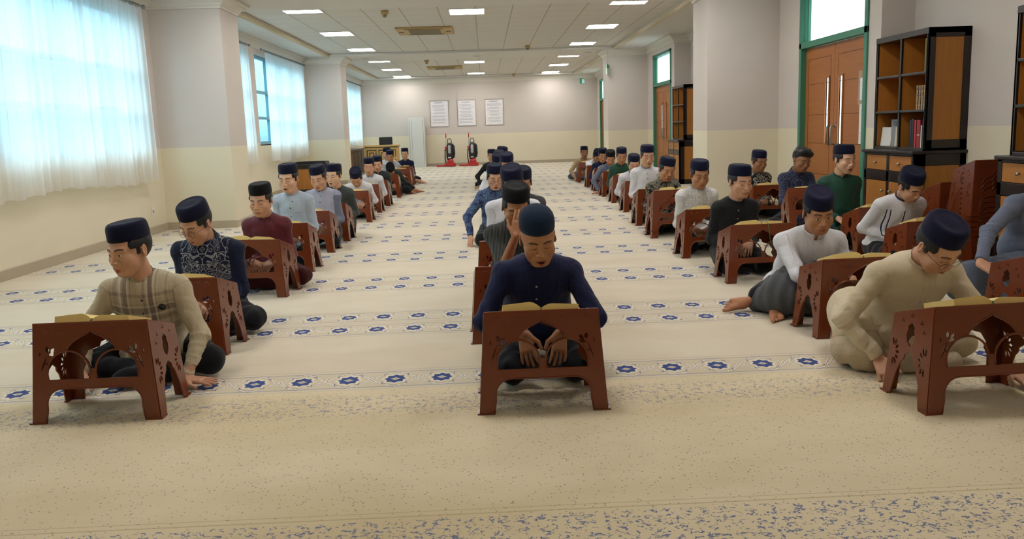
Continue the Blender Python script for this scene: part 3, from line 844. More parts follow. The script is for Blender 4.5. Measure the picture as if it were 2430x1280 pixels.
def np_mesh(name, V, F, attrs=None):
    me = bpy.data.meshes.new(name); me.vertices.add(len(V)); me.vertices.foreach_set('co', np.ascontiguousarray(V, np.float32).ravel())
    me.loops.add(F.size); me.loops.foreach_set('vertex_index', np.ascontiguousarray(F, np.int32).ravel())
    me.polygons.add(len(F)); me.polygons.foreach_set('loop_start', np.arange(0, F.size, 4, dtype=np.int32))
    me.update(calc_edges=True); me.validate()
    for k, (ty, arr) in (attrs or {}).items():
        a = me.attributes.new(k, ty, 'POINT'); a.data.foreach_set('color' if ty == 'FLOAT_COLOR' else 'vector', np.ascontiguousarray(arr, np.float32).ravel())
    return me
def joinVF(parts):
    V = []; F = []; n_ = 0
    for v, f in parts: V.append(v); F.append(f + n_); n_ += len(v)
    return np.concatenate(V), np.concatenate(F)
def nv(v): v = np.array(v, float); return v / max(np.linalg.norm(v), 1e-9)
def rotm(yaw=0, pitch=0, roll=0): return np.array(Euler((pitch, roll, yaw), 'XYZ').to_matrix())

def head_sdf(open_mouth=0, broad=1.0, chin=1.0):
    s = SDF()
    s.ell((0, .014, .030), (.0735, .092, .086))
    s.ell((0, -.020, .012), (.066, .066, .068), .03)
    s.ell((0, -.030, -.040), (.0525 * broad, .056, .067), .03)
    s.ell((0, -.062, -.092 * chin), (.021, .020, .019), .03)
    for q in (-1, 1):
        s.cap((q * .0465 * broad, .004, -.050), (q * .024, -.058, -.090 * chin), .018, .017, .028)
        s.ell((q * .040, -.064, -.024), (.024, .018, .018), .022)
        s.ell((q * .038, -.048, -.046), (.024, .023, .028), .03)
        s.cap((q * .014, -.083, .021), (q * .042, -.074, .023), .0085, .0085, .014)
        s.ell((q * .031, -.101, .003), (.0185, .017, .0115), .012, 's')
        s.ell((q * .0305, -.0745, .001), (.0150, .0145, .0115), .004)
    s.cap((0, -.086, .012), (0, -.104, -.030), .0075, .0105, .012)
    for q in (-1, 1):
        s.ell((q * .0135, -.097, -.0335), (.0095, .011, .0085), .006)
        s.ell((q * .0065, -.104, -.0415), (.004, .005, .003), .002, 's')
    dz = -.012 * open_mouth
    s.ell((0, -.084, -.058), (.030, .018, .020), .016)
    for q in (-1, 1):
        s.cap((q * .004, -.0985, -.0605), (q * .022, -.0885, -.0655), .0048, .0028, .005)
        s.cap((0, -.0965, -.0735 + dz), (q * .019, -.0875, -.0675 + dz * .4), .0062, .003, .005)
    if open_mouth: s.ell((0, -.097, -.0675 + dz * .5), (.0145, .016, .0055 * open_mouth + .001), .003, 's')
    else: s.cap((-.020, -.098, -.0668), (.020, -.098, -.0668), .0012, .0012, .002, 's')
    for q in (-1, 1):
        Rm = rotm(q * R(22), R(-8), 0)
        s.ell((q * .078, .012, -.002), (.0065, .0175, .030), .005, rot=Rm)
        s.ell((q * .084, .006, .003), (.005, .010, .017), .004, 's', rot=Rm)
        s.ell((q * .078, .006, -.026), (.005, .007, .008), .005)
    return s
def head_colors(P, skin, lip, open_eye=0, open_mouth=0, stache=0, g_b=.9):
    x, y, z = P.T; ax = np.abs(x); C = np.tile(np.array(skin[:3]), (len(P), 1))
    def mixc(m, c, a=1.0):
        m = (np.clip(m, 0, 1) * a)[:, None]; C[:] = C * (1 - m) + np.array(c[:3]) * m
    warm = np.exp(-(((ax - .042) / .02) ** 2 + ((z + .03) / .02) ** 2)) * (y < -.04)
    mixc(warm * .08, (skin[0] * 1.05, skin[1] * .78, skin[2] * .72))
    ear = (ax > .072) & (z < .035) & (z > -.04); mixc(ear * .25, (skin[0] * 1.1, skin[1] * .75, skin[2] * .7))
    dz = -.012 * open_mouth
    lz = -.0668 + dz * .5; hh = .0105 + .006 * open_mouth
    f = 1 - np.maximum(np.abs(x) / .0235, 0) ** 2 - (np.abs(z - lz) / hh) ** 2
    mixc((f * 4) * (y < -.078), lip)
    if open_mouth: mixc((1 - (x / .0145) ** 2 - ((z - lz) / (.0050 * open_mouth + .001)) ** 2) * 6 * (y < -.07), (.035, .010, .008))
    else: mixc((1 - np.abs(z - lz) / .0016) * (ax < .020) * (y < -.08), (lip[0] * .35, lip[1] * .3, lip[2] * .3))
    # eyebrows
    bz = .0280 - 7 * (ax - .034) ** 2
    bm_ = (1 - np.abs(z - bz) / (.0046 - .06 * np.clip(ax - .036, 0, 1))) * (ax > .012) * (ax < .052) * (y < -.045)
    mixc(bm_ * 3, (.014, .011, .009), g_b)
    ez = -.0045 + 9 * (ax - .0305) ** 2
    if open_eye:
        er = 1 - ((ax - .0305) / .0135) ** 2 - ((z + .0003) / (.0042)) ** 2; e = (er > 0) & (y < -.06)
        mixc(e * 1.0, (.55, .52, .48)); ir = ((ax - .0305) ** 2 + (z - .001) ** 2 < .0052 ** 2) & e; mixc(ir * 1.0, (.012, .008, .006))
        lid = (er > -.35) & (er <= 0) & (z > 0) & (y < -.06); mixc(lid * 1.0, (.02, .014, .011), .9)
    else:
        lash = (1 - np.abs(z - ez) / .0021) * (ax > .016) * (ax < .0455) * (y < -.055); mixc(lash * 2.5, (.015, .010, .008), .95)
    lid2 = (1 - np.abs(z - ez - .0105) / .0012) * (ax > .017) * (ax < .044) * (y < -.055); mixc(lid2, tuple(v * .55 for v in skin[:3]), .6)
    if stache: mixc((1 - np.abs(z + .0545 + .35 * ax) / .0045) * (ax < .026) * (ax > .002) * (y < -.078), (.02, .014, .011), stache)
    return C
HEADS = {}
def head_mesh(res, om, broad=1.0, chin=1.0):
    k = (res, om, broad, chin)
    if k not in HEADS: HEADS[k] = head_sdf(om, broad, chin).mesh(res)
    return HEADS[k]

def hand_sdf(s, w, d, nrm, side, curl=.35, spread=.1, scale=1.0, thumb=1.0, rs=1.0):
    """adds a hand: w wrist, d finger direction, nrm back of the hand, side +1/-1 thumb side"""
    d = nv(d); nrm = nv(np.array(nrm) - d * np.dot(nrm, d)); t = np.cross(d, nrm) * side   # toward thumb
    w = np.array(w, float); sc = scale
    for o in (-.026, -.009, .009, .026):
        s.cap(w + d * .012 * sc + t * o * .75 * sc, w + d * .082 * sc + t * o * sc, .0145 * sc * rs, .0115 * sc * rs, .012)
    L = (.058, .070, .077, .069)
    for i, o in enumerate((-.029, -.0100, .0095, .0285)):
        a = w + d * .083 * sc + t * o * sc; dd = nv(d + t * spread * o / .03); ang = curl * .6
        l = L[i] * sc; segs = (.45, .30, .25); r = .0088 * sc * rs
        for q, fr in enumerate(segs):
            di = nv(dd * math.cos(ang) - nrm * math.sin(ang)); bq = a + di * l * fr
            s.cap(a, bq, r, r * .9, .0025 if q == 0 else .003); a = bq; r *= .9; ang += curl * (1.0 if q == 0 else .8)
    a = w + d * .022 * sc + t * .026 * sc; m_ = a + nv(d * .65 + t * .7 * thumb - nrm * .15) * .042 * sc
    e_ = m_ + nv(d * .95 + t * .25 * thumb - nrm * .15) * .034 * sc
    s.cap(a, m_, .0145 * sc * rs, .0105 * sc * rs, .01); s.cap(m_, e_, .0105 * sc * rs, .0085 * sc * rs, .003)
    return s
def foot_sdf(s, heel, d, up, side, sc=1.0):
    heel = np.array(heel, float); d = nv(d); up = nv(np.array(up) - d * np.dot(up, d)); t = np.cross(d, up) * side
    s.cap(heel, heel + d * .09 * sc, .030 * sc, .028 * sc, .02); s.cap(heel + up * .03, heel + d * .05 + up * .035, .03 * sc, .024 * sc, .03)
    s.cap(heel + d * .09 * sc + t * .012, heel + d * .165 * sc + t * .022 * sc, .026 * sc, .02 * sc, .03)
    s.cap(heel + d * .08 * sc - t * .012, heel + d * .15 * sc - t * .026 * sc, .024 * sc, .016 * sc, .03)
    for i, (o, l, r) in enumerate(((.030, .05, .0135), (.009, .045, .0095), (-.008, .040, .0088), (-.023, .034, .0082), (-.037, .027, .008))):
        a = heel + d * (.168 - .011 * i) * sc + t * o * sc - up * .006
        s.cap(a, a + d * l * sc, r * sc, r * .92 * sc, .004)
    return s

# ------------------------------------------------------------------ cloth materials
def shirt_mat(name, c, kind='plain', c2=None, sleeve=None, rough=.85, bump=.6):
    m = Mat(name, lin(c), rough, 0, .25, .08)
    x, y, z = m.pos('tc')            # x across, z up the spine, y = 1 on sleeves
    obj = m.n('ShaderNodeTexCoord').outputs['Object']
    f = m.noise(obj, 260, 1)
    base = m.mix(f, tuple(v * .94 for v in lin(c)[:3]) + (1,), tuple(min(1, v * 1.04) for v in lin(c)[:3]) + (1,))
    ch = 1.0 - y.gt(.5)
    if kind == 'plaid':
        def bands(v, ws):
            r = None
            for c0, wd, a_ in ws:
                q = (v - c0).abs().soft(wd, .004) * a_; r = q if r is None else r.max(q)
            return r
        bx = bands(x, [(-.125, .012, .5), (-.09, .004, .6), (-.075, .012, 1), (-.045, .003, .5), (.02, .006, .6), (.05, .010, 1), (.075, .003, .5), (.12, .004, .5)])
        bz = bands(z, [(.27, .014, .55), (.32, .018, .75), (.355, .003, .4), (.20, .02, .5), (.40, .008, .5)])
        d = ((bx + bz) * ch * .85).sat(); base = m.mix(d, base, lin(c2 or '857468'))
        wl = (bands(x, [(-.1, .002, 1), (-.06, .002, 1), (.035, .002, 1), (.066, .002, 1)]).max(bands(z, [(.295, .002, 1), (.34, .002, 1), (.225, .002, 1)]))) * ch * .4
        base = m.mix(wl, base, lin('efe6cf'))
    elif kind in ('batik', 'floral', 'dots', 'leaf'):
        sc = {'batik': 24, 'floral': 42, 'dots': 90, 'leaf': 26}[kind]
        xm = x.abs() if kind == 'batik' else x
        v = m.comb(xm, y * .3, z) if kind != 'floral' else obj
        if kind in ('floral', 'leaf', 'dots'): v = obj
        if kind == 'dots': pat = m.voro(v, sc, rnd=.35).soft(.22, .05)
        else:
            wv = m.noise(v, sc * .5, 2); nvv = m.n('ShaderNodeVectorMath', operation='ADD'); m.t.links.new(v, nvv.inputs[0])
            m.t.links.new(m.comb(wv * .09, wv * .05, wv * -.07), nvv.inputs[1])
            e1 = m.voro(nvv.outputs[0], sc, 'DISTANCE_TO_EDGE'); f1 = m.voro(nvv.outputs[0], sc)
            ring = ((f1 * 5).fract() - .5).abs().gt(.35)
            pat = (e1.lt(.045) + ring * f1.lt(.55)).sat() * m.noise(v, sc * .35, 1).gt(.40)
        if kind == 'batik': pat = pat * ch * z.gt(.12) * x.abs().lt(.15)
        base = m.mix(pat * (.55 if kind == 'batik' else .8), base, lin(c2 or 'c8c4b8'))
    elif kind == 'embroid':
        e1 = m.voro(obj, 58, 'DISTANCE_TO_EDGE').lt(.06) * (x.abs() - .085).abs().lt(.05) * z.gt(.24) * ch
        base = m.mix(e1 * .7, base, lin(c2 or '6f6a62'))
    elif kind == 'stripe':
        base = m.mix(((x * 110).fract() - .5).abs().lt(.16) * .5, base, lin(c2 or '8b8b86'))
    elif kind == 'panel':         # two-tone: centre panel lighter
        base = m.mix(ch * x.abs().lt(.13) * z.gt(.05), base, lin(c2))
    elif kind == 'trim':
        a = (x + .105).abs().lt(.004) + (x + .135).abs().lt(.004) * ch + x.abs().lt(.005); a = a * ch * z.gt(.21) * z.lt(.44)
        b_ = (z - .21).abs().lt(.004) * (x + .12).abs().lt(.017) * ch
        p_ = ((z - .27).abs().lt(.003) + (z - .245).abs().lt(.003)) * (x - .09).abs().lt(.035) * ch
        base = m.mix((a + b_ + p_).sat(), base, lin(c2 or '1b1d2e'))
    if sleeve: base = m.mix(y.gt(.5), base, lin(sleeve))
    if kind in ('plain', 'plaid', 'embroid', 'panel', 'stripe', 'dots'):   # button placket seams
        pl = ((x.abs() - .016).abs().lt(.0012) * ch * z.gt(.1)); base = m.mix(pl * .35, base, tuple(v * .45 for v in lin(c)[:3]) + (1,))
    m.color(base)
    wob = m.noise(m.comb(x * 1.0, y, z * .35), 22, 2)
    n2 = m.noise(obj, 14, 3, .55)
    h = wob * .5 + n2 * .5 + f * .03
    m.bump(h, bump, .03); return m.m
def skin_mat():
    m = Mat('skin', rough=.48, spec=.4); a = m.n('ShaderNodeAttribute'); a.attribute_name = 'Col'
    g = m.noise(m.n('ShaderNodeTexCoord').outputs['Object'], 120, 2)
    mm = m.n('ShaderNodeMix', data_type='RGBA'); mm.blend_type = 'MULTIPLY'; mm.inputs[0].default_value = .25
    m.t.links.new(a.outputs['Color'], mm.inputs[6]); cr = m.mix(g, (.75, .72, .7, 1), (1, 1, 1, 1)); m.t.links.new(cr, mm.inputs[7])
    m.color(mm.outputs[2]); m.bump(g, .08, .003)
    m.b.inputs['Subsurface Weight'].default_value = 0.0
    return m.m
M_skin = skin_mat()
def cloth(name, c, rough=.9, sc=200, st=.3, sheen=.06):
    m = Mat(name, lin(c), rough, 0, .2, sheen); m.pos(obj=True); f = m.noise(m.vec, sc, 2); g = m.noise(m.vec, 11, 3)
    m.color(m.mix(f, tuple(v * .7 for v in lin(c)[:3]) + (1,), tuple(v * 1.25 for v in lin(c)[:3]) + (1,))); m.bump(f * .15 + g * .6, st, .02); return m.m
CAPC = {'navy': cloth('navy_velvet', '0c1129', sc=400), 'black': cloth('black_velvet', '0d0d0f', sc=400), 'indigo': cloth('indigo_velvet', '10132f', sc=400), 'knit': cloth('teal_blue_knit', '14263c', .95, 500, .5)}
PANTS = {'black': cloth('black_cotton', '14161b', .85, 150, .5, .1), 'grey': cloth('grey_sarong', '4e5154', .9, 150, .5), 'cream': cloth('cream_cotton', 'b8ab92', .9, 150, .5), 'darkred': cloth('maroon_cotton', '3c1417'), 'slate': cloth('slate_cotton', '545c6c', .9, 150, .5)}
M_hair = Mat("black_hair", lin("0e0c0c"), .5, 0, .4); M_hair.pos(obj=True); M_hair.bump(M_hair.noise(M_hair.vec, 180, 2), .5, .005); M_hair = M_hair.m
M_wire = simple('thin_metal_rims', '5a4a3e', .3, .8)
M_lens = glass_mat('lens', 'f6f4ee')
M_btn = {'dark': simple('dark_button', '2a2220', .35), 'light': simple('pearl_button', 'a9a7a4', .3)}

def cap_mesh(kind, res_n, tilt, Hm, H):
    """H head centre, Hm head rotation (3x3)"""
    if kind == 'knit': prof = [(.93, .0), (.985, .004), (1.0, .026), (.985, .045), (.93, .064), (.80, .082), (.58, .095), (.30, .101), (0, .103)]; z0 = .050
    else: prof = [(.96, .0), (1.0, .004), (1.005, .018), (1.0, .036), (.985, .053), (.96, .065), (.915, .074), (.84, .0795), (.72, .082), (.70, .081), (.4, .083), (0, .084)]; z0 = .052
    n = res_n; A, B = .0815, .0985
    L = Matrix.Translation((0, .012, z0)) @ Matrix.Rotation(tilt, 4, 'X')
    M = Matrix.Translation(Vector(H)) @ Matrix(Hm.tolist()).to_4x4() @ Matrix.Scale(1.075, 4) @ L
    b = MB(); inner = [(.90, .0)] + [(r * .93, zz - .003) for r, zz in prof[1:-1]]
    b.lathe([(r * 1.0, zz) for r, zz in prof], n, M @ Matrix.Diagonal((A, B, 1, 1)))
    return b

SKIN = {1: 'bb8b69', 2: 'ad7c5a', 3: 'c6987a', 4: '96694c', 5: 'd2a88a'}
def person(sp):
    """builds one seated person; sp is a dict of settings"""
    g = sp.get
    X, Y, Zt = sp['head']                        # top of the cap in the room
    pit, hyaw, hroll = R(g('pitch', 25)), R(g('hyaw', 0)), R(g('roll', 0))
    lod = g('lod', 1)                            # 0 near, 1 middle, 2 far
    hres, sres = ((.0026, .0065), (.0036, .0105), (.0062, .017))[lod]
    tz = R(g('tyaw', 0))
    hipz = g('hipz', .13)
    Hm = rotm(hyaw, pit, hroll)
    capH = .148 if g('cap') == 'knit' else .134 if g('cap', 'navy') not in (None,) else .135
    hs = 1.075
    Hw = np.array([X, Y, Zt]) - np.array([0, 0, capH * math.cos(pit) + .055 * abs(math.sin(pit)) + .0]) * hs
    Nt = Hw + Hm @ np.array([0, .028, -.06]) * hs
    back = np.array([math.sin(-tz) * -1 * 0 + math.sin(tz) * -1, math.cos(tz), 0])      # pointing to the person's back
    lat = np.array([math.cos(tz), math.sin(tz), 0])
    Nb = Nt + back * (.035 + .03 * math.sin(max(0, pit))) + np.array([0, 0, -.100 + .048 * math.sin(pit)])
    L = g('L', .445); dz = Nb[2] - hipz; L = max(L, dz + .002); hb = math.sqrt(max(0, L * L - dz * dz))
    hb = min(hb, .42)
    P = np.array([Nb[0], Nb[1], hipz]) + back * hb + lat * g('hipx', 0)
    root = np.array([P[0], P[1], 0.0]); 
    loc = lambda q: np.array(q, float) - root
    Hc, Nt, Nb, P = loc(Hw), loc(Nt), loc(Nb), loc(P)
    fat = g('fat', 1.0)
    u = nv(Nb - P); fwd = nv(np.cross(lat, u)); fwd = fwd if np.dot(fwd, back) < 0 else -fwd
    Rt = np.stack([lat, -fwd, u], 1)             # torso frame columns
    TL = np.linalg.norm(Nb - P)
    sh = [Nb - u * .070 + lat * q * .140 * fat + fwd * .012 for q in (-1, 1)]
    # arms
    hands = g('hands') or [None, None]; HW = []
    for i, q in enumerate((-1, 1)):
        h = hands[i]
        if h is None: h = dict(p=P + np.array([0, 0, 0]) + (-back) * .235 + lat * q * .075 + np.array([0, 0, .095]), d=(-back) * .8 - lat * q * .45 + np.array([0, 0, -.5]), n=np.array([0, 0, 1.]) - back * .5)
        else:
            h = dict(h); h['p'] = loc(h['p']) if h.get('world', True) else np.array(h['p'], float)
        HW.append(h)
    elbows = []
    for i, q in enumerate((-1, 1)):
        s_, w_ = sh[i], np.array(HW[i]['p'], float); a1, a2 = g('arm', .275), g('fore', .245)
        v = w_ - s_; dist = np.linalg.norm(v)
        if dist > (a1 + a2) * .995:
            kx = dist / ((a1 + a2) * .99); a1 *= kx; a2 *= kx
        ca = (a1 * a1 + dist * dist - a2 * a2) / (2 * a1 * dist); ca = max(-1, min(1, ca)); e_ = s_ + nv(v) * a1 * ca
        pole = np.array(HW[i].get('pole', lat * q * .32 + back * .66 + np.array([0, 0, -.48])), float); pole = pole - nv(v) * np.dot(pole, nv(v))
        elbows.append(e_ + nv(pole) * a1 * math.sqrt(max(0, 1 - ca * ca)))
    top = empty('person', tuple(root), 0, g('label'), 'person', g('group'))
    skin = lin(SKIN[g('skin', 1)]); lip = (skin[0] * .78, skin[1] * .50, skin[2] * .50)
    # ---- body: head, neck, trunk, arms, hands, feet
    om = g('mouth', 0); hv, hf = head_mesh(hres, om, g('broad', 1.0), g('chin', 1.0))
    col = head_colors(hv, skin, lip, g('eyes', 0), om, g('stache', 0), (.9, .75, .6)[lod])
    parts = [(hv * hs @ Hm.T + Hc, hf)]; cols = [col]
    s = SDF(); s.cap(Hc + Hm @ np.array([0, .016, -.045]), Nb + u * .01, .047, .052, .02); s.cap(sh[0] + u * .0 - fwd * .0, sh[1], .030, .030, .04)
    s.ell(P + u * TL * .70, (.135 * fat, .085, .16), .04, rot=Rt); s.ell(P + u * TL * .3, (.12 * fat, .085, .15), .04, rot=Rt); s.cap(P - lat * .06, P + lat * .06, .085, .085, .03)
    # larynx and neck muscles give the neck its shape
    s.cap(Hc + Hm @ np.array([0, -.015, -.085]), Nb + fwd * .045 + u * .005, .018, .02, .03)
    v, f = s.mesh(.0065 if lod == 0 else .010 if lod == 1 else .016); parts.append((v, f)); cols.append(np.tile(np.array(skin[:3]), (len(v), 1)))
    s = SDF()
    for i, q in enumerate((-1, 1)):
        h = HW[i]; w_ = np.array(h['p'], float); fd = nv(w_ - elbows[i]); rs = 1.0 if lod == 0 else 1.05 if lod == 1 else 1.2
        s.cap(elbows[i] + (w_ - elbows[i]) * (.1 if g('short') else .45), w_ + fd * .005, .036 if g('short') else .031, .0235, .02)
        hand_sdf(s, w_, h.get('d', fd), h.get('n', (0, 0, 1)), q * h.get('flip', 1), h.get('curl', .4), h.get('spread', .12), 1.0, h.get('thumb', 1.0), rs)
    v, f = s.mesh((.0030, .0046, .0085)[lod]); parts.append((v, f)); cols.append(np.tile(np.array((skin[0] * .95, skin[1] * .9, skin[2] * .88)), (len(v), 1)))
    if g('feet'):
        s = SDF()
        for ft in g('feet'):
            a = loc(ft['heel']); d_ = nv(ft['d']); foot_sdf(s, a, d_, ft.get('up', (0, 0, 1)), ft.get('side', 1))
            s.cap(a + np.array([0, 0, .03]), a + np.array([0, 0, .03]) - d_ * .10 + np.array([0, 0, .02]), .036, .04, .03)
        v, f = s.mesh((.0034, .005, .009)[lod], clip=lambda X_, Y_, Z_: -Z_ + .002); parts.append((v, f)); cols.append(np.tile(np.array((skin[0] * 1.0, skin[1] * .92, skin[2] * .88)), (len(v), 1)))
    V, F = joinVF(parts); C = np.concatenate(cols); C = np.concatenate([C, np.ones((len(C), 1))], 1)
    link('body', np_mesh('body', V, F, {'Col': ('FLOAT_COLOR', C)}), M_skin, top, True)
    # ---- shirt
    seed = sum(map(ord, g('label'))) % 97; rnd = np.random.RandomState(seed); ph = rnd.rand(8) * 6
    S = SDF()
    S.ell(P + u * TL * .72 + fwd * .006, (.158 * fat, .108 * fat, .165), .03, rot=Rt)
    S.ell(P + u * TL * .36 + fwd * .012 * fat, (.150 * fat, .112 * fat, .17), .05, rot=Rt)
    S.ell(P + u * .02, (.172 * fat, .145, .11), .05)
    S.cap(sh[0], sh[1], .052, .052, .035)
    for i in (0, 1): S.cap(Nb - u * .022, sh[i], .044, .054, .045)
    sl = 1.0
    nsl = 0
    for i, q in enumerate((-1, 1)):
        w_ = np.array(HW[i]['p'], float); e_ = elbows[i]
        S.cap(sh[i], e_, .055, .046, .03)
        if g('short') and g('short') != 'left' or (g('short') == 'left' and i == 0): continue
        cuff = e_ + (w_ - e_) * g('cuff', .93)
        S.cap(e_, cuff, .046, .036, .022); S.cap(cuff - nv(w_ - e_) * .055, cuff, .0365, .034, .006)
    if g('skirt', True):
        fr = g('skirtlen', .16); S.ell(P - back * fr * .6 + np.array([0, 0, -.02 + .02]), (.185, fr, .085), .05)
    for o in g('extra', []): S.cap(loc(o[0]), loc(o[1]), o[2], o[3], .04)
    e2 = [(elbows[i], nv(np.array(HW[i]['p']) - elbows[i])) for i in (0, 1)]
    nA = .0052 if lod == 0 else .005
    rg = lambda s_: (1 - np.abs(np.sin(s_))) ** 2.5
    def nz(x, y, z):
        w1 = 2.2 * np.sin(13 * z + ph[0]) + 1.3 * np.sin(21 * x + 9 * y + ph[1]); w2 = 2.0 * np.sin(11 * x + ph[2]) + 1.4 * np.sin(19 * z + 7 * y + ph[3])
        a = np.sin(24 * x + w1) * np.sin(19 * z + w2)
        low = np.clip((.36 - z) * 4, .25, 1.4); side = np.clip(np.abs(x - P[0]) * 7 - .3, .15, 1)
        f1 = rg(27 * z + 21 * np.abs(x - P[0]) + .8 * w1 + ph[4]) * low * side         # slanting creases
        f2 = rg(25 * x - 9 * z + .7 * w2 + ph[5]) * np.clip(low - .3, 0, 1)                      # hanging folds
        d = nA * (.6 * a + 1.9 * f1 + 1.6 * f2)
        for k_, (e_, dd) in enumerate(e2):      # gathered folds round the elbows and along the forearms
            r = np.sqrt((x - e_[0]) ** 2 + (y - e_[1]) ** 2 + (z - e_[2]) ** 2); t = (x - e_[0]) * dd[0] + (y - e_[1]) * dd[1] + (z - e_[2]) * dd[2]
            d = d - .0075 * np.exp(-(r / .10) ** 2) * rg(55 * t + .9 * w2 + ph[k_]) - .0035 * np.exp(-((t - .13) / .08) ** 2) * (r < .25) * rg(70 * t + w1)
        return d.astype(np.float32)
    nax = nv(Nt - Nb) ; nc = Nb + nax * .016
    S.cap(nc - nax * .03 + fwd * .016, nc + nax * .14 + fwd * .006, .056, .054, .006, 's')
    cuffs = [(elbows[i] + (np.array(HW[i]['p']) - elbows[i]) * (.25 if g('short') else g('cuff', .93)), nv(np.array(HW[i]['p']) - elbows[i])) for i in (0, 1)]
    def clip(x, y, z):
        d = -z + .004
        for (c_, dd), ok in zip(cuffs, (1, 1)):
            t = (x - c_[0]) * dd[0] + (y - c_[1]) * dd[1] + (z - c_[2]) * dd[2]; r = np.sqrt((x - c_[0]) ** 2 + (y - c_[1]) ** 2 + (z - c_[2]) ** 2)
            d = np.where(r < .085, np.maximum(d, t), d)
        return d
    V, F = S.mesh(sres, clip=clip, noise=nz)
    q = (V - P) @ Rt
    arm = np.zeros(len(V))
    for i in (0, 1):
        for a, b_ in ((sh[i] + (elbows[i] - sh[i]) * .12, elbows[i]), (elbows[i], np.array(HW[i]['p'], float))):
            ab = b_ - a; t = np.clip(((V - a) @ ab) / (ab @ ab), 0, 1); dd = np.linalg.norm(V - a - t[:, None] * ab, axis=1); arm = np.maximum(arm, (dd < .078) & (np.abs(q[:, 0]) > .135 * fat))
    tc = np.stack([q[:, 0], arm, q[:, 2]], 1)
    sm = g('shirt'); shirt = link('shirt', np_mesh('shirt', V, F, {'tc': ('FLOAT_VECTOR', tc)}), sm, top, True)
    # ---- collar: a standing band with an opening, or a folded one
    if lod < 2 or True:
        cm = g('collar') or sm; b = MB(); n = 30; ft = g('folded')
        hgt = .034; vs = []; fs = []
        rings = [(.064, -.024), (.060, .004), (.0575, hgt - .006), (.056, hgt)] + ([(.060, hgt + .003), (.070, .014), (.082, -.014)] if ft else [(.0525, hgt - .004), (.054, .0), (.056, -.014)])
        gap = 10 if not ft else 16
        ax_ = nax; e1 = nv(lat - ax_ * np.dot(lat, ax_)); e3 = nv(np.cross(ax_, e1)); e3 = e3 if np.dot(e3, fwd) > 0 else -e3
        for k in range(n + 1):
            a = R(gap + (360 - 2 * gap) * k / n); dirv = e3 * math.cos(a) + e1 * math.sin(a); drop = .022 * (math.cos(a) + 1) / 2
            for r, hz in rings:
                fl = 1.0
                vs.append(tuple(nc + fwd * .008 + dirv * r * fl * (1.08 if math.cos(a) > 0 else 1) + ax_ * (hz - drop)))
        m_ = len(rings)
        for k in range(n):
            for j in range(m_ - 1): fs.append((k * m_ + j, (k + 1) * m_ + j, (k + 1) * m_ + j + 1, k * m_ + j + 1))
        b.add(vs, fs, 0, True); o = b.build('collar', cm, top)
        a_ = o.data.attributes.new('tc', 'FLOAT_VECTOR', 'POINT'); vv = (np.array(vs) - P) @ Rt; a_.data.foreach_set('vector', np.stack([vv[:, 0], np.zeros(len(vv)), vv[:, 2]], 1).astype(np.float32).ravel())
    # ---- buttons down the placket
    if lod < 2 and g('buttons', 3):
        front = np.abs(q[:, 0]) < .012
        for k in range(g('buttons', 3)):
            zq = TL - .055 - k * .072; sel = np.where(front & (np.abs(q[:, 2] - zq) < .012))[0]
            if not len(sel): continue
            i_ = sel[np.argmin(q[sel, 1])]; p_ = V[i_] + fwd * .0015
            Mx = Matrix.Translation(Vector(p_)) @ Vector(fwd).to_track_quat('Z', 'Y').to_matrix().to_4x4()
            b = MB(); b.lathe([(.0055, 0), (.0055, .0018), (.003, .0022), (.002, .0014), (0, .0014)], 12, Mx); b.build('button', M_btn[g('btn', 'dark')], top)
    def onshirt(xq, zq, off=.002):
        dd = (q[:, 0] - xq) ** 2 + (q[:, 2] - zq) ** 2 + (q[:, 1] > .02) * 1.0; i_ = np.argmin(dd); return V[i_] + fwd * off
    if g('badge'):
        p_ = onshirt(*g('badge'), .004); Mx = Matrix.Translation(Vector(p_)) @ Vector(fwd).to_track_quat('Z', 'Y').to_matrix().to_4x4()
        b = MB(); b.lathe([(.0185, 0), (.0185, .002), (0, .002)], 20, Mx)
        b.tube([Mx @ Vector(p) for p in ((-.008, -.003, .0028), (-.002, .004, .0028), (.003, -.003, .0028), (.008, .004, .0028))], .001, 4, 1); b.build('badge', [M_btn['dark'], M_btn['light']], top)
    for px_, pz_ in g('pockets', []):
        b = MB(); b.tube([tuple(onshirt(px_ + .048 * t_, pz_ - .006 * (1 - abs(t_)), .001)) for t_ in (-1, -.6, -.2, .2, .6, 1)], .0026, 6)
        b.tube([tuple(onshirt(px_ + .048, pz_ - .1 * t_, .0)) for t_ in (0, .35, .7)], .0018, 5); b.tube([tuple(onshirt(px_ - .048, pz_ - .1 * t_, .0)) for t_ in (0, .35, .7)], .0018, 5)
        o = b.build('pocket_edge', sm, top)
        a_ = o.data.attributes.new('tc', 'FLOAT_VECTOR', 'POINT'); vv = (np.array(b.v) - P) @ Rt; a_.data.foreach_set('vector', np.stack([vv[:, 0], np.zeros(len(vv)), vv[:, 2]], 1).astype(np.float32).ravel())
    # ---- trousers or sarong
    T = SDF(); pm = PANTS[g('pants', 'black')]; pose = g('legs', 'kneel')
    if pose == 'kneel':
        for q_ in (-1, 1):
            hp = P + lat * q_ * .085; kn = P - back * g('thigh', .36) + lat * q_ * g('knee', .15); kn[2] = .085; an = P + lat * q_ * .10 + back * .02; an[2] = .055
            T.cap(hp, kn, .098, .075, .03); T.cap(kn, an, .062, .05, .03)
        T.ell(P + np.array([0, 0, -.01]), (.165, .14, .115), .04)
    elif pose == 'cross':
        for q_ in (-1, 1):
            hp = P + lat * q_ * .09; kn = P - back * .20 + lat * q_ * .30; kn[2] = .095; an = P - back * (.30 + .03 * q_) - lat * q_ * .10; an[2] = .06
            T.cap(hp, kn, .095, .072, .03); T.cap(kn, an, .062, .045, .03)
        T.ell(P + np.array([0, 0, -.01]), (.17, .14, .115), .04)
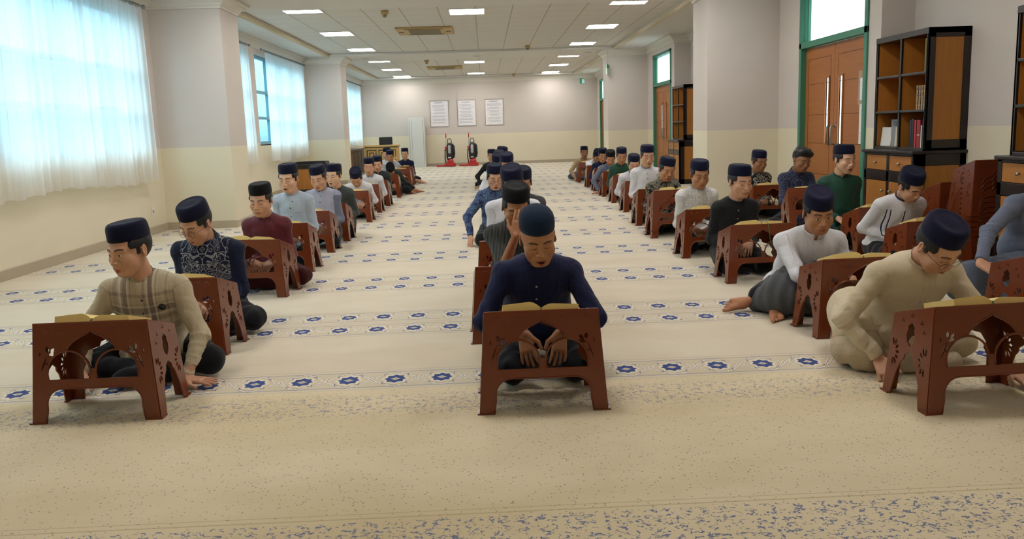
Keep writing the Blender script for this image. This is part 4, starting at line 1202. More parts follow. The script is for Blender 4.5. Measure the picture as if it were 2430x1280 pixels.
    for o in g('legx', []): T.cap(loc(o[0]), loc(o[1]), o[2], o[3], .03)
    def nz2(x, y, z):
        a = np.sin(34 * x + 2.4 * np.sin(21 * y + ph[1]) + ph[0]) * np.sin(27 * y + 13 * z + 2 * np.sin(15 * x) + ph[3]); return (.005 * a + .003 * np.sin(60 * (x * .5 - y) + 4 * np.sin(14 * x + ph[2]))).astype(np.float32)
    V, F = T.mesh(sres * 1.15, clip=lambda x, y, z: -z + .003, noise=nz2)
    link('trousers' if not g('sarong') else 'sarong', np_mesh('trousers', V, F), pm, top, True)
    if g('wrap'):
        Wp = SDF()
        for o in g('wrap'): Wp.cap(loc(o[0]), loc(o[1]), o[2], o[3], .04)
        V, F = Wp.mesh(sres, clip=lambda x, y, z: -z + .003, noise=nz2); link('sarong', np_mesh('sarong', V, F), PANTS[g('wrapmat', 'grey')], top, True)
    # ---- hair
    hr = SDF(); big = g('hairbig', 0)
    if big:
        hr.ell((0, .022, .042), (.083, .098, .092)); hr.ell((0, -.03, .095), (.062, .060, .034), .03); hr.ell((.03, -.055, .092), (.04, .035, .025), .02); hr.ell((-.035, -.045, .10), (.035, .035, .025), .02)
        for _ in range(26):
            a, e = rnd.rand() * 6.28, rnd.rand() * .9; cc = np.array([math.cos(a) * .075 * math.cos(e), .02 + math.sin(a) * .09 * math.cos(e), .05 + .085 * math.sin(e)]); hr.cap(cc, cc + np.array([(rnd.rand() - .5) * .04, -.03 * rnd.rand(), .016]), .014, .005, .01)
        hc = lambda x, y, z: np.maximum(-(z - (.045 + (y + .09) * -.55)) * .8, -z - .045)
    else:
        hr.ell((0, .014, .028), (.0790, .0980, .090))
        for q_ in (-1, 1): hr.ell((q_ * .0655, -.012, .026), (.0135, .044, .034), .01); hr.ell((q_ * .070, -.014, -.002), (.007, .010, .022), .008)
        k_ = g('hair', .6)
        hc = lambda x, y, z: np.maximum(np.maximum(np.where(z > .016, -(y + .050 + .25 * (z - .016)), np.where(z > -.016, np.minimum(-(y - .018), np.abs(y + .016) - .010), -(y - .020 - .9 * np.clip(-z - .016, 0, 1)))), -(z + .050 * k_ + .01)), z - .075)
    if big or g('hair', .6) > 0:
        v, f = hr.mesh(max(hres * 1.3, .004), clip=hc)
        if len(v): link('hair', np_mesh('hair', v * hs @ Hm.T + Hc, f), M_hair, top, True)
    # ---- cap, glasses
    if g('cap', 'navy'):
        b = cap_mesh('knit' if g('cap') == 'knit' else 'peci', (40, 28, 18)[lod], R(g('captilt', -6)), Hm, Hc); b.build('cap', CAPC[g('cap', 'navy')], top)
    if g('glasses'):
        b = MB(); Mh = Matrix.Translation(Vector(Hc)) @ Matrix(Hm.tolist()).to_4x4() @ Matrix.Scale(1.075, 4)
        for q_ in (-1, 1):
            b.tube([Mh @ Vector((q_ * .033 + .0235 * math.cos(a), -.106 + .006 * abs(math.cos(a)), -.010 + .020 * math.sin(a))) for a in [k * math.pi / 10 for k in range(21)]], .0011, 5, caps=False)
            b.tube([Mh @ Vector(p) for p in ((q_ * .056, -.100, -.004), (q_ * .074, -.06, .0), (q_ * .082, .0, .004))], .0012, 5)
        b.tube([Mh @ Vector(p) for p in ((-.010, -.106, -.006), (0, -.111, -.003), (.010, -.106, -.006))], .0011, 5)
        gl = b.build('glasses', M_wire, top)
    return top, dict(H=Hc, N=Nb, P=P, u=u, fwd=fwd, sh=sh, el=elbows, root=root)
# ------------------------------------------------------------------ the people and their desks
G_L, G_C, G_R, G_S = 'people seated in the left row', 'people seated in the centre row', 'people seated in the right row', 'people seated by the right wall'
SH = dict(
    plaid=shirt_mat('beige_plaid', 'b9ad92', 'plaid', '7d7268'), navybatik=shirt_mat('navy_batik', '141b34', 'batik', 'b4b6b8', sleeve='141d38'),
    maroon=shirt_mat('maroon_shirt', '5b1f29', rough=.6), pale=shirt_mat('pale_blue_shirt', 'a9b7c6'), twotone=shirt_mat('grey_two_tone', '8f94a6', 'panel', 'a3a6b8', sleeve='6f7688'),
    charcoal=shirt_mat('charcoal_shirt', '3f4443'), white=shirt_mat('white_shirt', 'd3d4da'), greyc=shirt_mat('grey_collar', '85889a'), darkgreen=shirt_mat('dark_green_grey', '2c3330'),
    navy=shirt_mat('navy_shirt', '141a3c'), black=shirt_mat('black_shirt', '1a1b1e', 'plain'), pin=shirt_mat('black_pinstripe', '1d1f1e', 'stripe', '7d807c'),
    bluebatik=shirt_mat('blue_batik', '2b3660', 'floral', '7390a8'), gunmetal=shirt_mat('gunmetal_shirt', '45474c'), cream=shirt_mat('cream_tunic', 'c6b99d', bump=.45),
    floral=shirt_mat('black_floral', '191a1c', 'floral', 'b3ad98'), embro=shirt_mat('embroidered_white', 'cfcfcc', 'embroid', '77736c'), green=shirt_mat('dark_green_shirt', '1d4638', rough=.6),
    slate=shirt_mat('slate_shirt', '5a6070'), tan=shirt_mat('tan_shirt', 'a58c6c'), leaf=shirt_mat('black_white_batik', '15171c', 'leaf', 'd0cfc8'), dots=shirt_mat('navy_dotted', '282f4a', 'dots', 'b9b9c4'),
    trim=shirt_mat('white_with_black_trim', 'cfcfd2', 'trim', '1c1e2c'), ltgrey=shirt_mat('light_grey_shirt', 'a9abb0', 'plain'), navcol=shirt_mat('navy_piping', '2a2d49'), slub=shirt_mat('dusty_blue_grey_shirt', '626a7d', bump=.5))
V3 = lambda x, y, z: np.array([x, y, z], float)
info = {}
def P(key, **k):
    o, i = person(k); info[key] = i; return o
# left row
P('L1', head=(-1.78, 3.90, .842), pitch=10, hyaw=-26, roll=-2, eyes=1, cap='navy', captilt=-3, shirt=SH['plaid'], lod=0, skin=3, group=G_L, tyaw=6, hair=.8, badge=(.095, .33), pockets=[(.092, .275)], fat=1.14, legs='cross', buttons=2,
  hands=[dict(p=(-2.03, 3.80, .085), d=(0, -.6, -.75), n=(-.3, -.8, .5), curl=.3, pole=(-.6, .6, 0)), dict(p=(-1.53, 3.80, .045), d=(1, -.12, -.08), n=(0, 0, 1), curl=.06, spread=.25, pole=(.5, .6, 0))],
  label='young man in a beige plaid shirt leaning on one hand, nearest left')
P('L2', head=(-1.82, 4.92, .86), pitch=30, hyaw=-22, roll=3, glasses=1, cap='navy', shirt=SH['navybatik'], folded=1, lod=0, skin=3, group=G_L, fat=1.2, legs='cross', buttons=0, L=.46,
  label='young man with glasses in a navy shirt with white batik chest')
P('L3', head=(-1.84, 6.42, .87), pitch=14, hyaw=-8, cap='black', shirt=SH['maroon'], lod=0, skin=3, group=G_L, broad=1.04, pants='darkred', legs='cross', btn='dark', label='young man in a maroon shirt and black velvet cap')
P('L4', head=(-1.88, 7.52, .98), pitch=12, hyaw=-12, mouth=.6, cap='navy', shirt=SH['pale'], pockets=[(.085, .33)], lod=1, skin=5, group=G_L, hipz=.19, hair=.8, label='young man in a pale blue shirt sitting upright behind the maroon shirted one')
P('L5', head=(-1.84, 8.66, .92), pitch=20, hyaw=-8, roll=-4, mouth=.5, cap='navy', shirt=SH['twotone'], collar=SH['greyc'], lod=1, skin=3, group=G_L, hipz=.16, label='young man in a two-tone grey shirt with darker grey sleeves in the left row')
P('L6', head=(-1.83, 9.50, .89), pitch=8, hyaw=-20, mouth=.4, cap='navy', shirt=SH['charcoal'], lod=1, skin=5, group=G_L, hipz=.16, label='pale young man in a charcoal shirt partly hidden behind the two-tone grey shirt')
P('L7', head=(-1.88, 11.40, .75), pitch=46, cap='navy', shirt=SH['white'], collar=SH['greyc'], lod=1, skin=3, group=G_L, label='young man in a grey-collared white shirt bowing his head low, left row')
P('L8', head=(-1.88, 12.70, .86), pitch=12, mouth=.4, cap='navy', shirt=SH['white'], collar=SH['greyc'], lod=2, skin=3, group=G_L, hipz=.15, label='young man in white with grey collar, head up, behind the bowing one')
P('L9', head=(-1.88, 13.70, .86), pitch=14, cap='navy', shirt=SH['darkgreen'], collar=SH['navcol'], lod=2, skin=3, group=G_L, label='young man in a dark green shirt in the left row behind two white shirts')
P('L10', head=(-1.88, 15.55, .63), pitch=72, cap='black', shirt=SH['darkgreen'], lod=2, skin=2, group=G_L, legs='cross',
  legx=[((-1.95, 15.95, .13), (-1.72, 15.98, .24), .09, .08), ((-1.72, 15.98, .24), (-1.52, 16.15, .10), .08, .05)], feet=[dict(heel=(-1.50, 16.15, .03), d=(1, -.15, 0), side=1), dict(heel=(-1.62, 15.85, .03), d=(1, -.4, 0), side=-1)],
  label='bent-down man in dark green and black cap, bare feet showing, left row')
P('L11', head=(-2.16, 17.90, .87), pitch=18, cap='navy', shirt=SH['ltgrey'], collar=SH['greyc'], lod=2, skin=2, group=G_L, legs='cross', label='young man in light grey holding up an open book before the yellow wooden desk')
P('L11b', head=(-2.34, 18.75, .90), pitch=10, hyaw=-25, cap='navy', shirt=SH['embro'], lod=2, skin=3, group=G_L, label='half-hidden person in white behind the one holding up a book')
P('L12', head=(-1.96, 19.20, .87), pitch=5, cap='navy', shirt=SH['navy'], lod=2, skin=3, group=G_L, legs='cross', feet=[dict(heel=(-1.62, 19.0, .03), d=(1, -.5, 0), side=1)], label='farthest young man of the left row, in a dark navy shirt, facing the camera')
# centre row
P('C1', head=(.24, 3.77, .862), pitch=24, hyaw=3, roll=-4, mouth=1.0, stache=.6, cap='knit', captilt=-4, shirt=SH['navy'], lod=0, skin=2, group=G_C, fat=1.2, L=.455, hair=0, buttons=3, btn='light', hipz=.17, thigh=.47, knee=.155,
  hands=[dict(p=(.155, 3.62, .255), d=(.12, -.45, -.9), n=(-.2, -.85, .35), curl=.32, spread=.15, pole=(-1, .4, -.2)), dict(p=(.325, 3.62, .255), d=(-.12, -.45, -.9), n=(.2, -.85, .35), curl=.32, spread=.15, pole=(1, .4, -.2))],
  label='young man in a navy button shirt and knitted skullcap, front of the centre row')
P('C2', head=(.18, 4.92, .895), pitch=28, hyaw=6, cap='black', captilt=-10, shirt=SH['pin'], folded=1, lod=0, skin=2, group=G_C, short=1, L=.46, hair=1.0, buttons=0,
  hands=[dict(p=(.165, 4.705, .580), d=(.24, .10, 1.0), n=(-.1, -1, .1), curl=.16, spread=.04, pole=(.1, -.6, -1)), None],
  label='young man in a short-sleeved black pinstripe shirt covering his face with his hand')
P('C3', head=(.20, 6.00, .96), pitch=26, cap='indigo', roll=-4, shirt=SH['white'], lod=1, skin=2, group=G_C, hipz=.18, fat=1.12, label='person in a white shirt and indigo cap behind the man covering his face')
P('C4', head=(.33, 7.20, .89), pitch=22, cap='navy', shirt=SH['gunmetal'], lod=1, skin=2, group=G_C, fat=1.1, label='person in a gunmetal grey shirt almost hidden in the centre row')
P('C5', head=(.09, 8.40, .875), pitch=18, hyaw=8, mouth=.8, glasses=1, cap='navy', shirt=SH['bluebatik'], folded=1, lod=1, skin=3, group=G_C,
  hands=[dict(p=(-.19, 8.32, .09), d=(-.1, -.6, -.6), n=(-.6, -.3, .6), curl=.3, pole=(-1, .5, 0)), None], label='young man with glasses in blue patterned batik, centre row')
P('C6', head=(.26, 9.80, .95), pitch=24, cap='indigo', shirt=SH['gunmetal'], lod=1, skin=2, group=G_C, hipz=.17, label='person in an indigo cap behind the bespectacled one in blue batik')
P('C7', head=(.17, 11.00, .91), pitch=26, cap='navy', shirt=SH['white'], lod=1, skin=2, group=G_C, label='person mostly hidden between the caps of the centre row, sixth from the back')
P('C8', head=(.21, 12.30, .92), pitch=20, cap='navy', shirt=SH['white'], lod=2, skin=2, group=G_C, fat=1.1,
  hands=[dict(p=(.0, 12.2, .12), d=(0, -.8, -.3), n=(0, 0, 1), pole=(-1, .2, 0)), None], label='person whose white sleeved arm sticks out left far back in the centre row')
P('C9', head=(.29, 13.50, .95), pitch=14, hyaw=30, cap='navy', shirt=SH['black'], lod=2, skin=2, group=G_C, hipz=.17, label='person whose navy cap rises highest against the back wall')
P('C10', head=(.13, 16.50, .84), pitch=8, hyaw=0, cap='navy', shirt=SH['black'], lod=2, skin=2, group=G_C, legs='cross',
  hands=[dict(p=(-.12, 16.4, .07), d=(-1, -.5, -.1), n=(0, 0, 1), pole=(-1, .2, 0)), None], label='farthest boy of the centre row, in black with one hand on the carpet')
# right row
P('R1', head=(2.07, 3.50, .775), pitch=44, hyaw=14, roll=-6, glasses=1, stache=.5, cap='indigo', captilt=-8, shirt=SH['cream'], lod=0, skin=3, group=G_R, fat=1.27, L=.50, legs='cross', pants='cream', hair=.9, buttons=2, btn='light', tyaw=4, skirtlen=.22, pockets=[(.085, .32)],
  hands=[dict(p=(1.835, 3.53, .085), d=(-.05, -.75, -.55), n=(-.3, -.3, .85), curl=.55, spread=.2, pole=(-1, .25, 0)), dict(p=(2.36, 3.36, .06), d=(.2, -.9, -.3), n=(0, 0, 1), curl=.2, pole=(1, .4, 0))],
  extra=[((1.90, 3.95, .22), (1.80, 3.72, .17), .13, .10)], legx=[((1.95, 3.95, .14), (1.80, 3.62, .12), .11, .085), ((1.80, 3.62, .05), (2.2, 3.55, .05), .05, .05)],
  feet=[dict(heel=(1.80, 3.86, .045), d=(-.35, -.9, .05), up=(-.7, 0, .7), side=-1)],
  label='man with glasses in a cream tunic bending over his book, front right')
P('R2', head=(2.04, 4.74, .81), pitch=20, hyaw=-3, roll=-3, eyes=1, cap='indigo', captilt=8, shirt=SH['white'], lod=0, skin=2, group=G_R, fat=1.2, L=.48, legs='cross', pants='black', hair=1.0, broad=1.06, buttons=2, btn='dark',
  hands=[dict(p=(2.06, 4.48, .24), d=(1, -.1, .05), n=(0, -.6, .8), curl=.35, pole=(-1, .3, -.6)), dict(p=(2.26, 4.62, .26), d=(-.6, -.6, -.1), n=(0, -.2, 1), curl=.3)],
  feet=[dict(heel=(1.72, 4.93, .06), d=(-1, -.10, -.06), up=(0, -.75, .6), side=-1), dict(heel=(1.80, 4.80, .03), d=(-.25, -1, -.05), side=1)],
  wrap=[((2.02, 4.98, .17), (1.84, 4.76, .15), .145, .13), ((1.84, 4.76, .13), (1.74, 4.92, .07), .12, .075), ((1.98, 4.95, .1), (2.02, 4.75, .09), .12, .09)],
  label='young man in white shirt and grey sarong glaring at the camera')
P('R3', head=(2.07, 6.33, .89), pitch=10, hyaw=16, cap='navy', shirt=SH['black'], collar=SH['ltgrey'], lod=0, skin=3, group=G_R, stache=.4, hair=.9, buttons=2, btn='light', hipz=.15, label='young man in a black shirt with pale collar piping, eyes closed, chin raised')
P('R4', head=(2.05, 7.47, .89), pitch=16, hyaw=3, cap='indigo', shirt=SH['embro'], lod=1, skin=2, group=G_R, fat=1.05, label='young man in a white shirt with grey embroidery across the chest')
P('R5', head=(2.05, 8.85, .87), pitch=18, hyaw=14, roll=6, mouth=.3, cap='navy', shirt=SH['floral'], folded=1, lod=1, skin=2, group=G_R, label='young man in a black shirt with cream flowers at a doubled desk')
P('R6', head=(2.06, 9.95, .985), pitch=12, hyaw=3, mouth=.3, cap='indigo', shirt=SH['white'], collar=SH['greyc'], lod=1, skin=3, group=G_R, hipz=.20, label='tall young man in a white shirt with a grey collar in the right row')
P('R7', head=(2.17, 11.45, .82), pitch=20, cap='navy', shirt=SH['white'], collar=SH['navcol'], lod=1, skin=3, group=G_R, label='young man in plain white, low between the tall one and the green shirt')
P('R8', head=(2.25, 12.95, .885), pitch=16, hyaw=-3, cap='indigo', shirt=SH['green'], lod=2, skin=2, group=G_R, hipz=.16, label='young man in a dark green shirt in the right row')
P('R9', head=(2.25, 14.10, .81), pitch=26, hyaw=-5, cap='black', shirt=SH['slub'], lod=2, skin=2, group=G_R, L=.5, tyaw=0,
  hands=[dict(p=(2.05, 14.10, .05), d=(-1, -.15, -.1), n=(0, 0, 1), curl=.1, pole=(-1, .2, 0)), None], label='young man in a dusty blue-grey shirt leaning on one hand, right row')
P('R10', head=(2.29, 15.30, .82), pitch=18, cap='navy', shirt=SH['navy'], lod=2, skin=2, group=G_R, label='person in a dark shirt peering out behind the blue-grey shirt, far right row')
P('R11', head=(2.33, 16.40, .76), pitch=42, hyaw=15, cap='navy', shirt=SH['white'], lod=2, skin=2, group=G_R, L=.48,
  hands=[dict(p=(2.22, 16.05, .44), d=(1, .1, 0), n=(0, 0, 1), pole=(-1, -.2, -.1)), None], label='person in white resting an arm on the desk, far in the right row')
P('R12', head=(2.28, 18.10, .80), pitch=8, cap='navy', shirt=SH['tan'], lod=2, skin=4, group=G_R, fat=1.1, legs='cross', pants='slate',
  hands=[dict(p=(2.05, 17.95, .06), d=(.1, -.9, -.3), n=(0, 0, 1), pole=(-1, .3, 0)), None], label='farthest young man of the right row, in tan with a hand on the carpet')
# by the right wall
P('S1', head=(3.50, 9.95, .87), pitch=14, hyaw=14, cap='indigo', shirt=SH['leaf'], folded=1, lod=1, skin=4, group=G_S, label='young man in a black and white leaf batik shirt before the right column')
P('S2', head=(3.46, 8.50, .945), pitch=20, hyaw=16, roll=8, cap=None, hairbig=1, shirt=SH['dots'], folded=1, lod=1, skin=4, group=G_S, legs='cross',
  hands=[dict(p=(3.30, 8.22, .30), d=(.7, -.5, -.5), n=(0, -.5, .8), curl=.3), dict(p=(3.6, 8.2, .36), d=(-.2, -.9, 0), n=(0, 0, 1))], label='bare-headed young man with tousled black hair in a dotted navy shirt')
P('S3', head=(3.38, 7.30, .99), pitch=8, hyaw=16, mouth=1.0, cap='navy', captilt=-8, shirt=SH['green'], lod=1, skin=5, group=G_S, hipz=.20, fat=1.1, broad=1.06, label='young man in a dark green shirt reciting in front of the nearest doors')
P('S4', head=(3.42, 6.20, .82), pitch=38, hyaw=12, roll=-10, cap='navy', captilt=-10, shirt=SH['trim'], collar=SH['navcol'], lod=0, skin=3, group=G_S, fat=1.12, L=.5, buttons=0, hair=1.0, label='young man in a white tunic with black trim bowing before the bookcase')
P('S5', head=(3.68, 4.95, .98), pitch=20, hyaw=0, cap='navy', shirt=SH['slub'], lod=0, skin=3, group=G_S, fat=1.25, legs='cross', pants='slate', L=.60, buttons=0,
  hands=[dict(p=(3.03, 4.66, .31), d=(.35, -.75, -.35), n=(-.2, -.3, .9), curl=.45, pole=(-1, .1, -.1)), None], legx=[((3.7, 5.1, .16), (3.09, 4.86, .15), .15, .13), ((3.09, 4.86, .14), (3.3, 4.68, .05), .13, .06)],
  label='person in dusty blue-grey cut off by the right picture edge')

# the desks; x of the centre, y of the front feet
CXL = -1.82
put_desk(-1.76, 3.37, 'brown reading desk in front of the man in the beige plaid shirt', R(0), 'open book before the man in the beige plaid shirt', bx=.0, brz=R(-3))
put_desk(-1.785, 4.39, 'brown reading desk in front of the navy batik shirt, left row', R(-4), 'open book before the bespectacled man in navy batik')
put_desk(-1.83, 5.98, 'brown reading desk in front of the maroon shirt', R(-7), 'open book before the man in the maroon shirt')
put_desk(-1.87, 7.05, 'brown reading desk in front of the pale blue shirt', R(-3), 'open book before the man in the pale blue shirt')
put_desk(-1.90, 8.20, 'brown reading desk in front of the two-tone grey shirt', R(-4), 'open book before the man in the two-tone grey shirt')
put_desk(-1.88, 9.05, 'brown reading desk in front of the charcoal shirt', R(-4), 'open book before the man in the charcoal shirt')
put_desk(-1.90, 10.95, 'brown reading desk in front of the bowed white shirt, left row', R(-2), 'open book under the bowed head in the left row')
put_desk(-1.93, 12.25, 'brown reading desk in front of the upright white shirt, left row', R(-2), 'open book before the upright white shirt with grey collar')
put_desk(-1.92, 13.30, 'brown reading desk in front of the dark green shirt, left row', R(-2))
put_desk(-1.93, 15.00, 'brown reading desk in front of the bent-down man with bare feet')
put_desk(-1.93, 17.35, 'brown reading desk before the person in light grey, far left row', 0, 'open book on the last but one desk of the left row')
put_desk(-1.98, 18.55, 'farthest brown reading desk of the left row', 0, 'open book on the farthest desk of the left row')
put_desk(.215, 3.25, 'brown reading desk in front of the navy shirt and knitted skullcap, centre', 0, 'open book with green ribbon before the man in the knitted skullcap', bx=.0)
put_desk(.16, 4.40, 'brown reading desk half hidden behind the front man of the centre row', R(2))
put_desk(.18, 5.45, 'brown reading desk before the white shirt, hidden in the centre row')
put_desk(2.05, 3.04, 'brown reading desk in front of the man in the cream tunic', R(3), 'open book before the man in the cream tunic', bx=.02)
put_desk(2.10, 4.22, 'brown reading desk in front of the man in white with grey sarong', R(3), 'open book before the man in white with grey sarong')
put_desk(2.09, 5.82, 'brown reading desk in front of the black shirt with pale piping', R(2), 'open book with a long ribbon before the black shirt')
put_desk(2.05, 7.02, 'brown reading desk in front of the embroidered white shirt', R(2), 'open book before the embroidered white shirt')
put_desk(2.05, 8.37, 'lower of the two nested desks before the black floral shirt', R(2))
put_desk(2.05, 8.37, 'upper of the two nested desks before the black floral shirt', R(2), 'open book before the black floral shirt', z=.075)
put_desk(2.10, 9.50, 'brown reading desk in front of the tall man in white', R(2), 'open book before the tall man in white')
put_desk(2.22, 11.05, 'brown reading desk in front of the low white shirt, right row', R(2))
put_desk(2.28, 12.48, 'brown reading desk in front of the dark green shirt, right row', R(2), 'open book before the green shirt of the right row')
put_desk(2.30, 13.66, 'brown reading desk in front of the leaning blue-grey shirt', R(2), 'open book before the leaning blue-grey shirt')
put_desk(2.32, 15.25 - .35, 'brown reading desk in front of the peering dark-shirted person', 0, 'open book before the peering dark-shirted person')
put_desk(2.32, 15.95, 'brown reading desk under the white sleeved arm, far right row', 0, 'open book under the white sleeved arm')
put_desk(2.33, 17.5, 'farthest brown reading desk of the right row', 0, 'open book on the farthest desk of the right row')
put_desk(3.52, 9.47, 'brown reading desk in front of the leaf batik shirt', R(2), 'open book before the leaf batik shirt')
put_desk(3.33, 7.66, 'brown reading desk tipped up before the bare-headed man', R(-6), 'open book on the tipped-up desk', tilt=R(-27), z=.076)
put_desk(3.50, 6.70, 'brown reading desk in front of the reciting green-shirted man', R(4), 'open book before the reciting green-shirted man')
put_desk(3.36, 5.66, 'brown reading desk in front of the black-trimmed white tunic', R(4), 'open book before the black-trimmed white tunic')
put_desk(3.18, 4.10, 'brown reading desk cut off by the right picture edge', R(3), None)

for o in list(COL.objects):
    if o.get('label') == 'open book with a long ribbon before the black shirt':
        b = MB(); b.tube([(.03, -.10, .028), (.032, -.122, .026), (.034, -.15, .0), (.034, -.158, -.06), (.030, -.166, -.13), (.036, -.172, -.2)], .0024, 6); b.build('hanging_ribbon', M_rib, o)

# ------------------------------------------------------------------ stacked desks by the right wall
for k in range(11): put_desk(4.15, 6.10, 'stacked brown desk, %s from the bottom of the tall stack' % ('lowest,second,third,fourth,fifth,sixth,seventh,eighth,ninth,tenth,topmost'.split(',')[k]), 0, None, 'tall stack of desks beside the bookcase', z=.0415 * k)
for k in range(6): put_desk(4.15, 6.56, 'stacked brown desk, %s from the bottom of the shorter stack' % ('lowest,second,third,fourth,fifth,topmost'.split(',')[k]), 0, None, 'shorter stack of desks behind the tall one', z=.0415 * k)

# ------------------------------------------------------------------ bookcases
M_dark = wood('dark_stained_wood', '1d1512', '2e221c', rough=.3); M_oak = wood('orange_oak_veneer', '9c6224', 'bd8038', rough=.45)
def bookcase(y0, y1, label, knobs=True):
    """against the alcove wall, front facing -x; y0 nearest the camera"""
    W = y1 - y0; t = empty('bookcase', (XA, y0, 0), 0, label, 'bookcase', 'tall bookcases in the alcoves')
    ub, bb_ = .40, .49; zt, zc = 2.02, .905
    def part(nm, mat, boxes, bev=.003, par=t):
        b = MB()
        for a, c in boxes: b.box(a, c)
        return b.build(nm, mat, par, bev)
    # base cabinet carcass
    part('base_frame', M_dark, [((-bb_, 0, 0), (-bb_ + .03, .05, zc - .03)), ((-bb_, W - .05, 0), (-bb_ + .03, W, zc - .03)), ((-bb_, 0, 0), (-bb_ + .03, W, .09)), ((-bb_, 0, .60), (-bb_ + .03, W, .70)), ((-bb_, 0, zc - .05), (-bb_ + .03, W, zc - .03)),
                               ((-bb_, W / 2 - .025, 0), (-bb_ + .03, W / 2 + .025, zc - .03)), ((-bb_, -.0, 0), (-.38, .022, zc - .03)), ((-.06, 0, 0), (0, .022, zc - .03)), ((-bb_, 0, zc - .14), (0, .022, zc - .03)), ((-bb_, 0, 0), (0, .022, .1)), ((-bb_ + .03, W - .022, 0), (0, W, zc - .03)), ((-bb_ + .03, .03, .05), (-.01, W - .03, .07))])
    part('side_panel', M_oak, [((-.40, .004, .08), (-.05, .018, zc - .12))], 0)
    part('counter', M_dark, [((-bb_ - .035, -.03, zc - .03), (0, W + .0, zc))], .008)
    for k in (0, 1):
        a, c = (.05, W / 2 - .025) if k == 0 else (W / 2 + .025, W - .05)
        d = part('drawer', M_oak, [((-bb_ + .004, a, .705), (-bb_ + .02, c, zc - .055))], .002)
        q = part('door', M_oak, [((-bb_ + .004, a, .095), (-bb_ + .02, c, .595))], .002)
        for par, yy, zz in ((d, (a + c) / 2, .775), (q, c - .05 if k == 0 else a + .05, .5)):
            b = MB(); b.lathe([(.006, 0), (.006, .014), (.014, .02), (.013, .028), (0, .031)], 14, Matrix.Translation((-bb_ + .004, yy, zz)) @ Matrix.Rotation(-math.pi / 2, 4, 'Y')); b.build('knob', M_steel, par)
    # hutch
    z0 = zc
    f = [((-ub, 0, z0), (-ub + .07, .022, zt)), ((-.07, 0, z0), (0, .022, zt)), ((-ub, 0, z0), (0, .022, z0 + .10)), ((-ub, 0, zt - .09), (0, .022, zt)), ((-ub, W - .022, z0), (0, W, zt)), ((-ub - .004, 0, zt - .055), (0, W, zt)), ((-ub, 0, z0), (0, W, z0 + .025))]
    f += [((-ub, 0, z0), (-ub + .02, .03, zt)), ((-ub, W / 2 - .014, z0), (-ub + .02, W / 2 + .014, zt)), ((-ub, W - .03, z0), (-ub + .02, W, zt))]
    zs = [z0 + .025 + (zt - .055 - z0 - .025) * k / 3 for k in (1, 2)]
    f += [((-ub, 0, zz - .011), (-ub + .02, W, zz + .011)) for zz in zs]
    part('hutch_frame', M_dark, f)
    part('hutch_side', M_oak, [((-ub + .06, .005, z0 + .09), (-.06, .017, zt - .08))], 0)
    part('back_board', M_oak, [((-.012, .02, z0 + .02), (-.004, W - .02, zt - .05))], 0)
    part('divider', M_oak, [((-ub + .02, W / 2 - .009, z0 + .02), (-.012, W / 2 + .009, zt - .05))], 0)
    for zz in zs: part('shelf', M_oak, [((-ub + .02, .02, zz - .009), (-.012, W / 2 - .009, zz + .009)), ((-ub + .02, W / 2 + .009, zz - .009), (-.012, W - .02, zz + .009))], 0)
    for l_ in (((-ub + .02, .0225, z0 + .03), (-.012, .028, zt - .055)), ((-ub + .02, W - .03, z0 + .03), (-.012, W - .0225, zt - .055))): part('lining', M_oak, [l_], 0)
    return t, zs
_, ZS = bookcase(7.13, 8.085, 'tall dark-framed bookcase holding books, next to the nearest doors')
bookcase(4.98, 5.94, 'dark-framed bookcase at the right picture edge, beside the stacked desks')
bookcase(15.95, 16.91, 'empty dark-framed bookcase beside the middle pair of doors')
bookcase(13.82, 14.78, 'far bookcase beside the right column with one white box file')
BOOKM = {c: simple('book_' + c, h, .5) for c, h in dict(teal='1f7d86', grey='8f9294', white='d8d6d0', cream='cfc7b0', darkred='8c1520', black='1d1b1e', crimson='a81c2c', navy='252b4a', ochre='b29a5c', olive='8b7c2e').items()}
M_patt = Mat('gold_patterned_cover', rough=.5); M_patt.pos(obj=True); M_patt.color(M_patt.mix(M_patt.voro(M_patt.vec, 60, 'DISTANCE_TO_EDGE').gt(.12), lin('4a2a22'), lin('b89a62'))); M_patt = M_patt.m
def shelf_book(x, y, z, th, dp, h, m, label, lean=0, yaw=0, text=None, group='books in the bookcase', cover=None):
    """spine faces -x; thickness th along y"""
    t = empty('book', (x, y, z), yaw, label, 'book', group); t.rotation_euler = (lean, 0, yaw)
    b = MB(); b.box((-dp / 2, -th / 2, 0), (dp / 2, -th / 2 + .0025, h)); b.box((-dp / 2, th / 2 - .0025, 0), (dp / 2, th / 2, h)); b.box((-dp / 2, -th / 2, 0), (-dp / 2 + .003, th / 2, h)); b.build('cover', cover or m, t)
    b = MB(); b.box((-dp / 2 + .003, -th / 2 + .0025, .004), (dp / 2 - .004, th / 2 - .0025, h - .004)); b.build('pages', BOOKM['white'], t)
    if text:
        cu = bpy.data.curves.new('lettering', 'FONT'); cu.body = text[0]; cu.size = text[1]; cu.align_x = 'CENTER'; cu.align_y = 'CENTER'; cu.extrude = .0004; cu.space_line = .8
        o = bpy.data.objects.new('lettering', cu); COL.objects.link(o); dg = bpy.context.evaluated_depsgraph_get(); me = bpy.data.meshes.new_from_object(o.evaluated_get(dg)); bpy.data.objects.remove(o)
        o = link('lettering', me, BOOKM[text[2]], t)
        if text[3] == 'near': o.location = (text[4], -th / 2 - .0006, text[5]); o.rotation_euler = (math.pi / 2, 0, 0)
        else: o.location = (-dp / 2 - .0008, text[4], text[5]); o.rotation_euler = (math.pi / 2, 0, -math.pi / 2)
    return t
zb = .93
YM = 7.6075
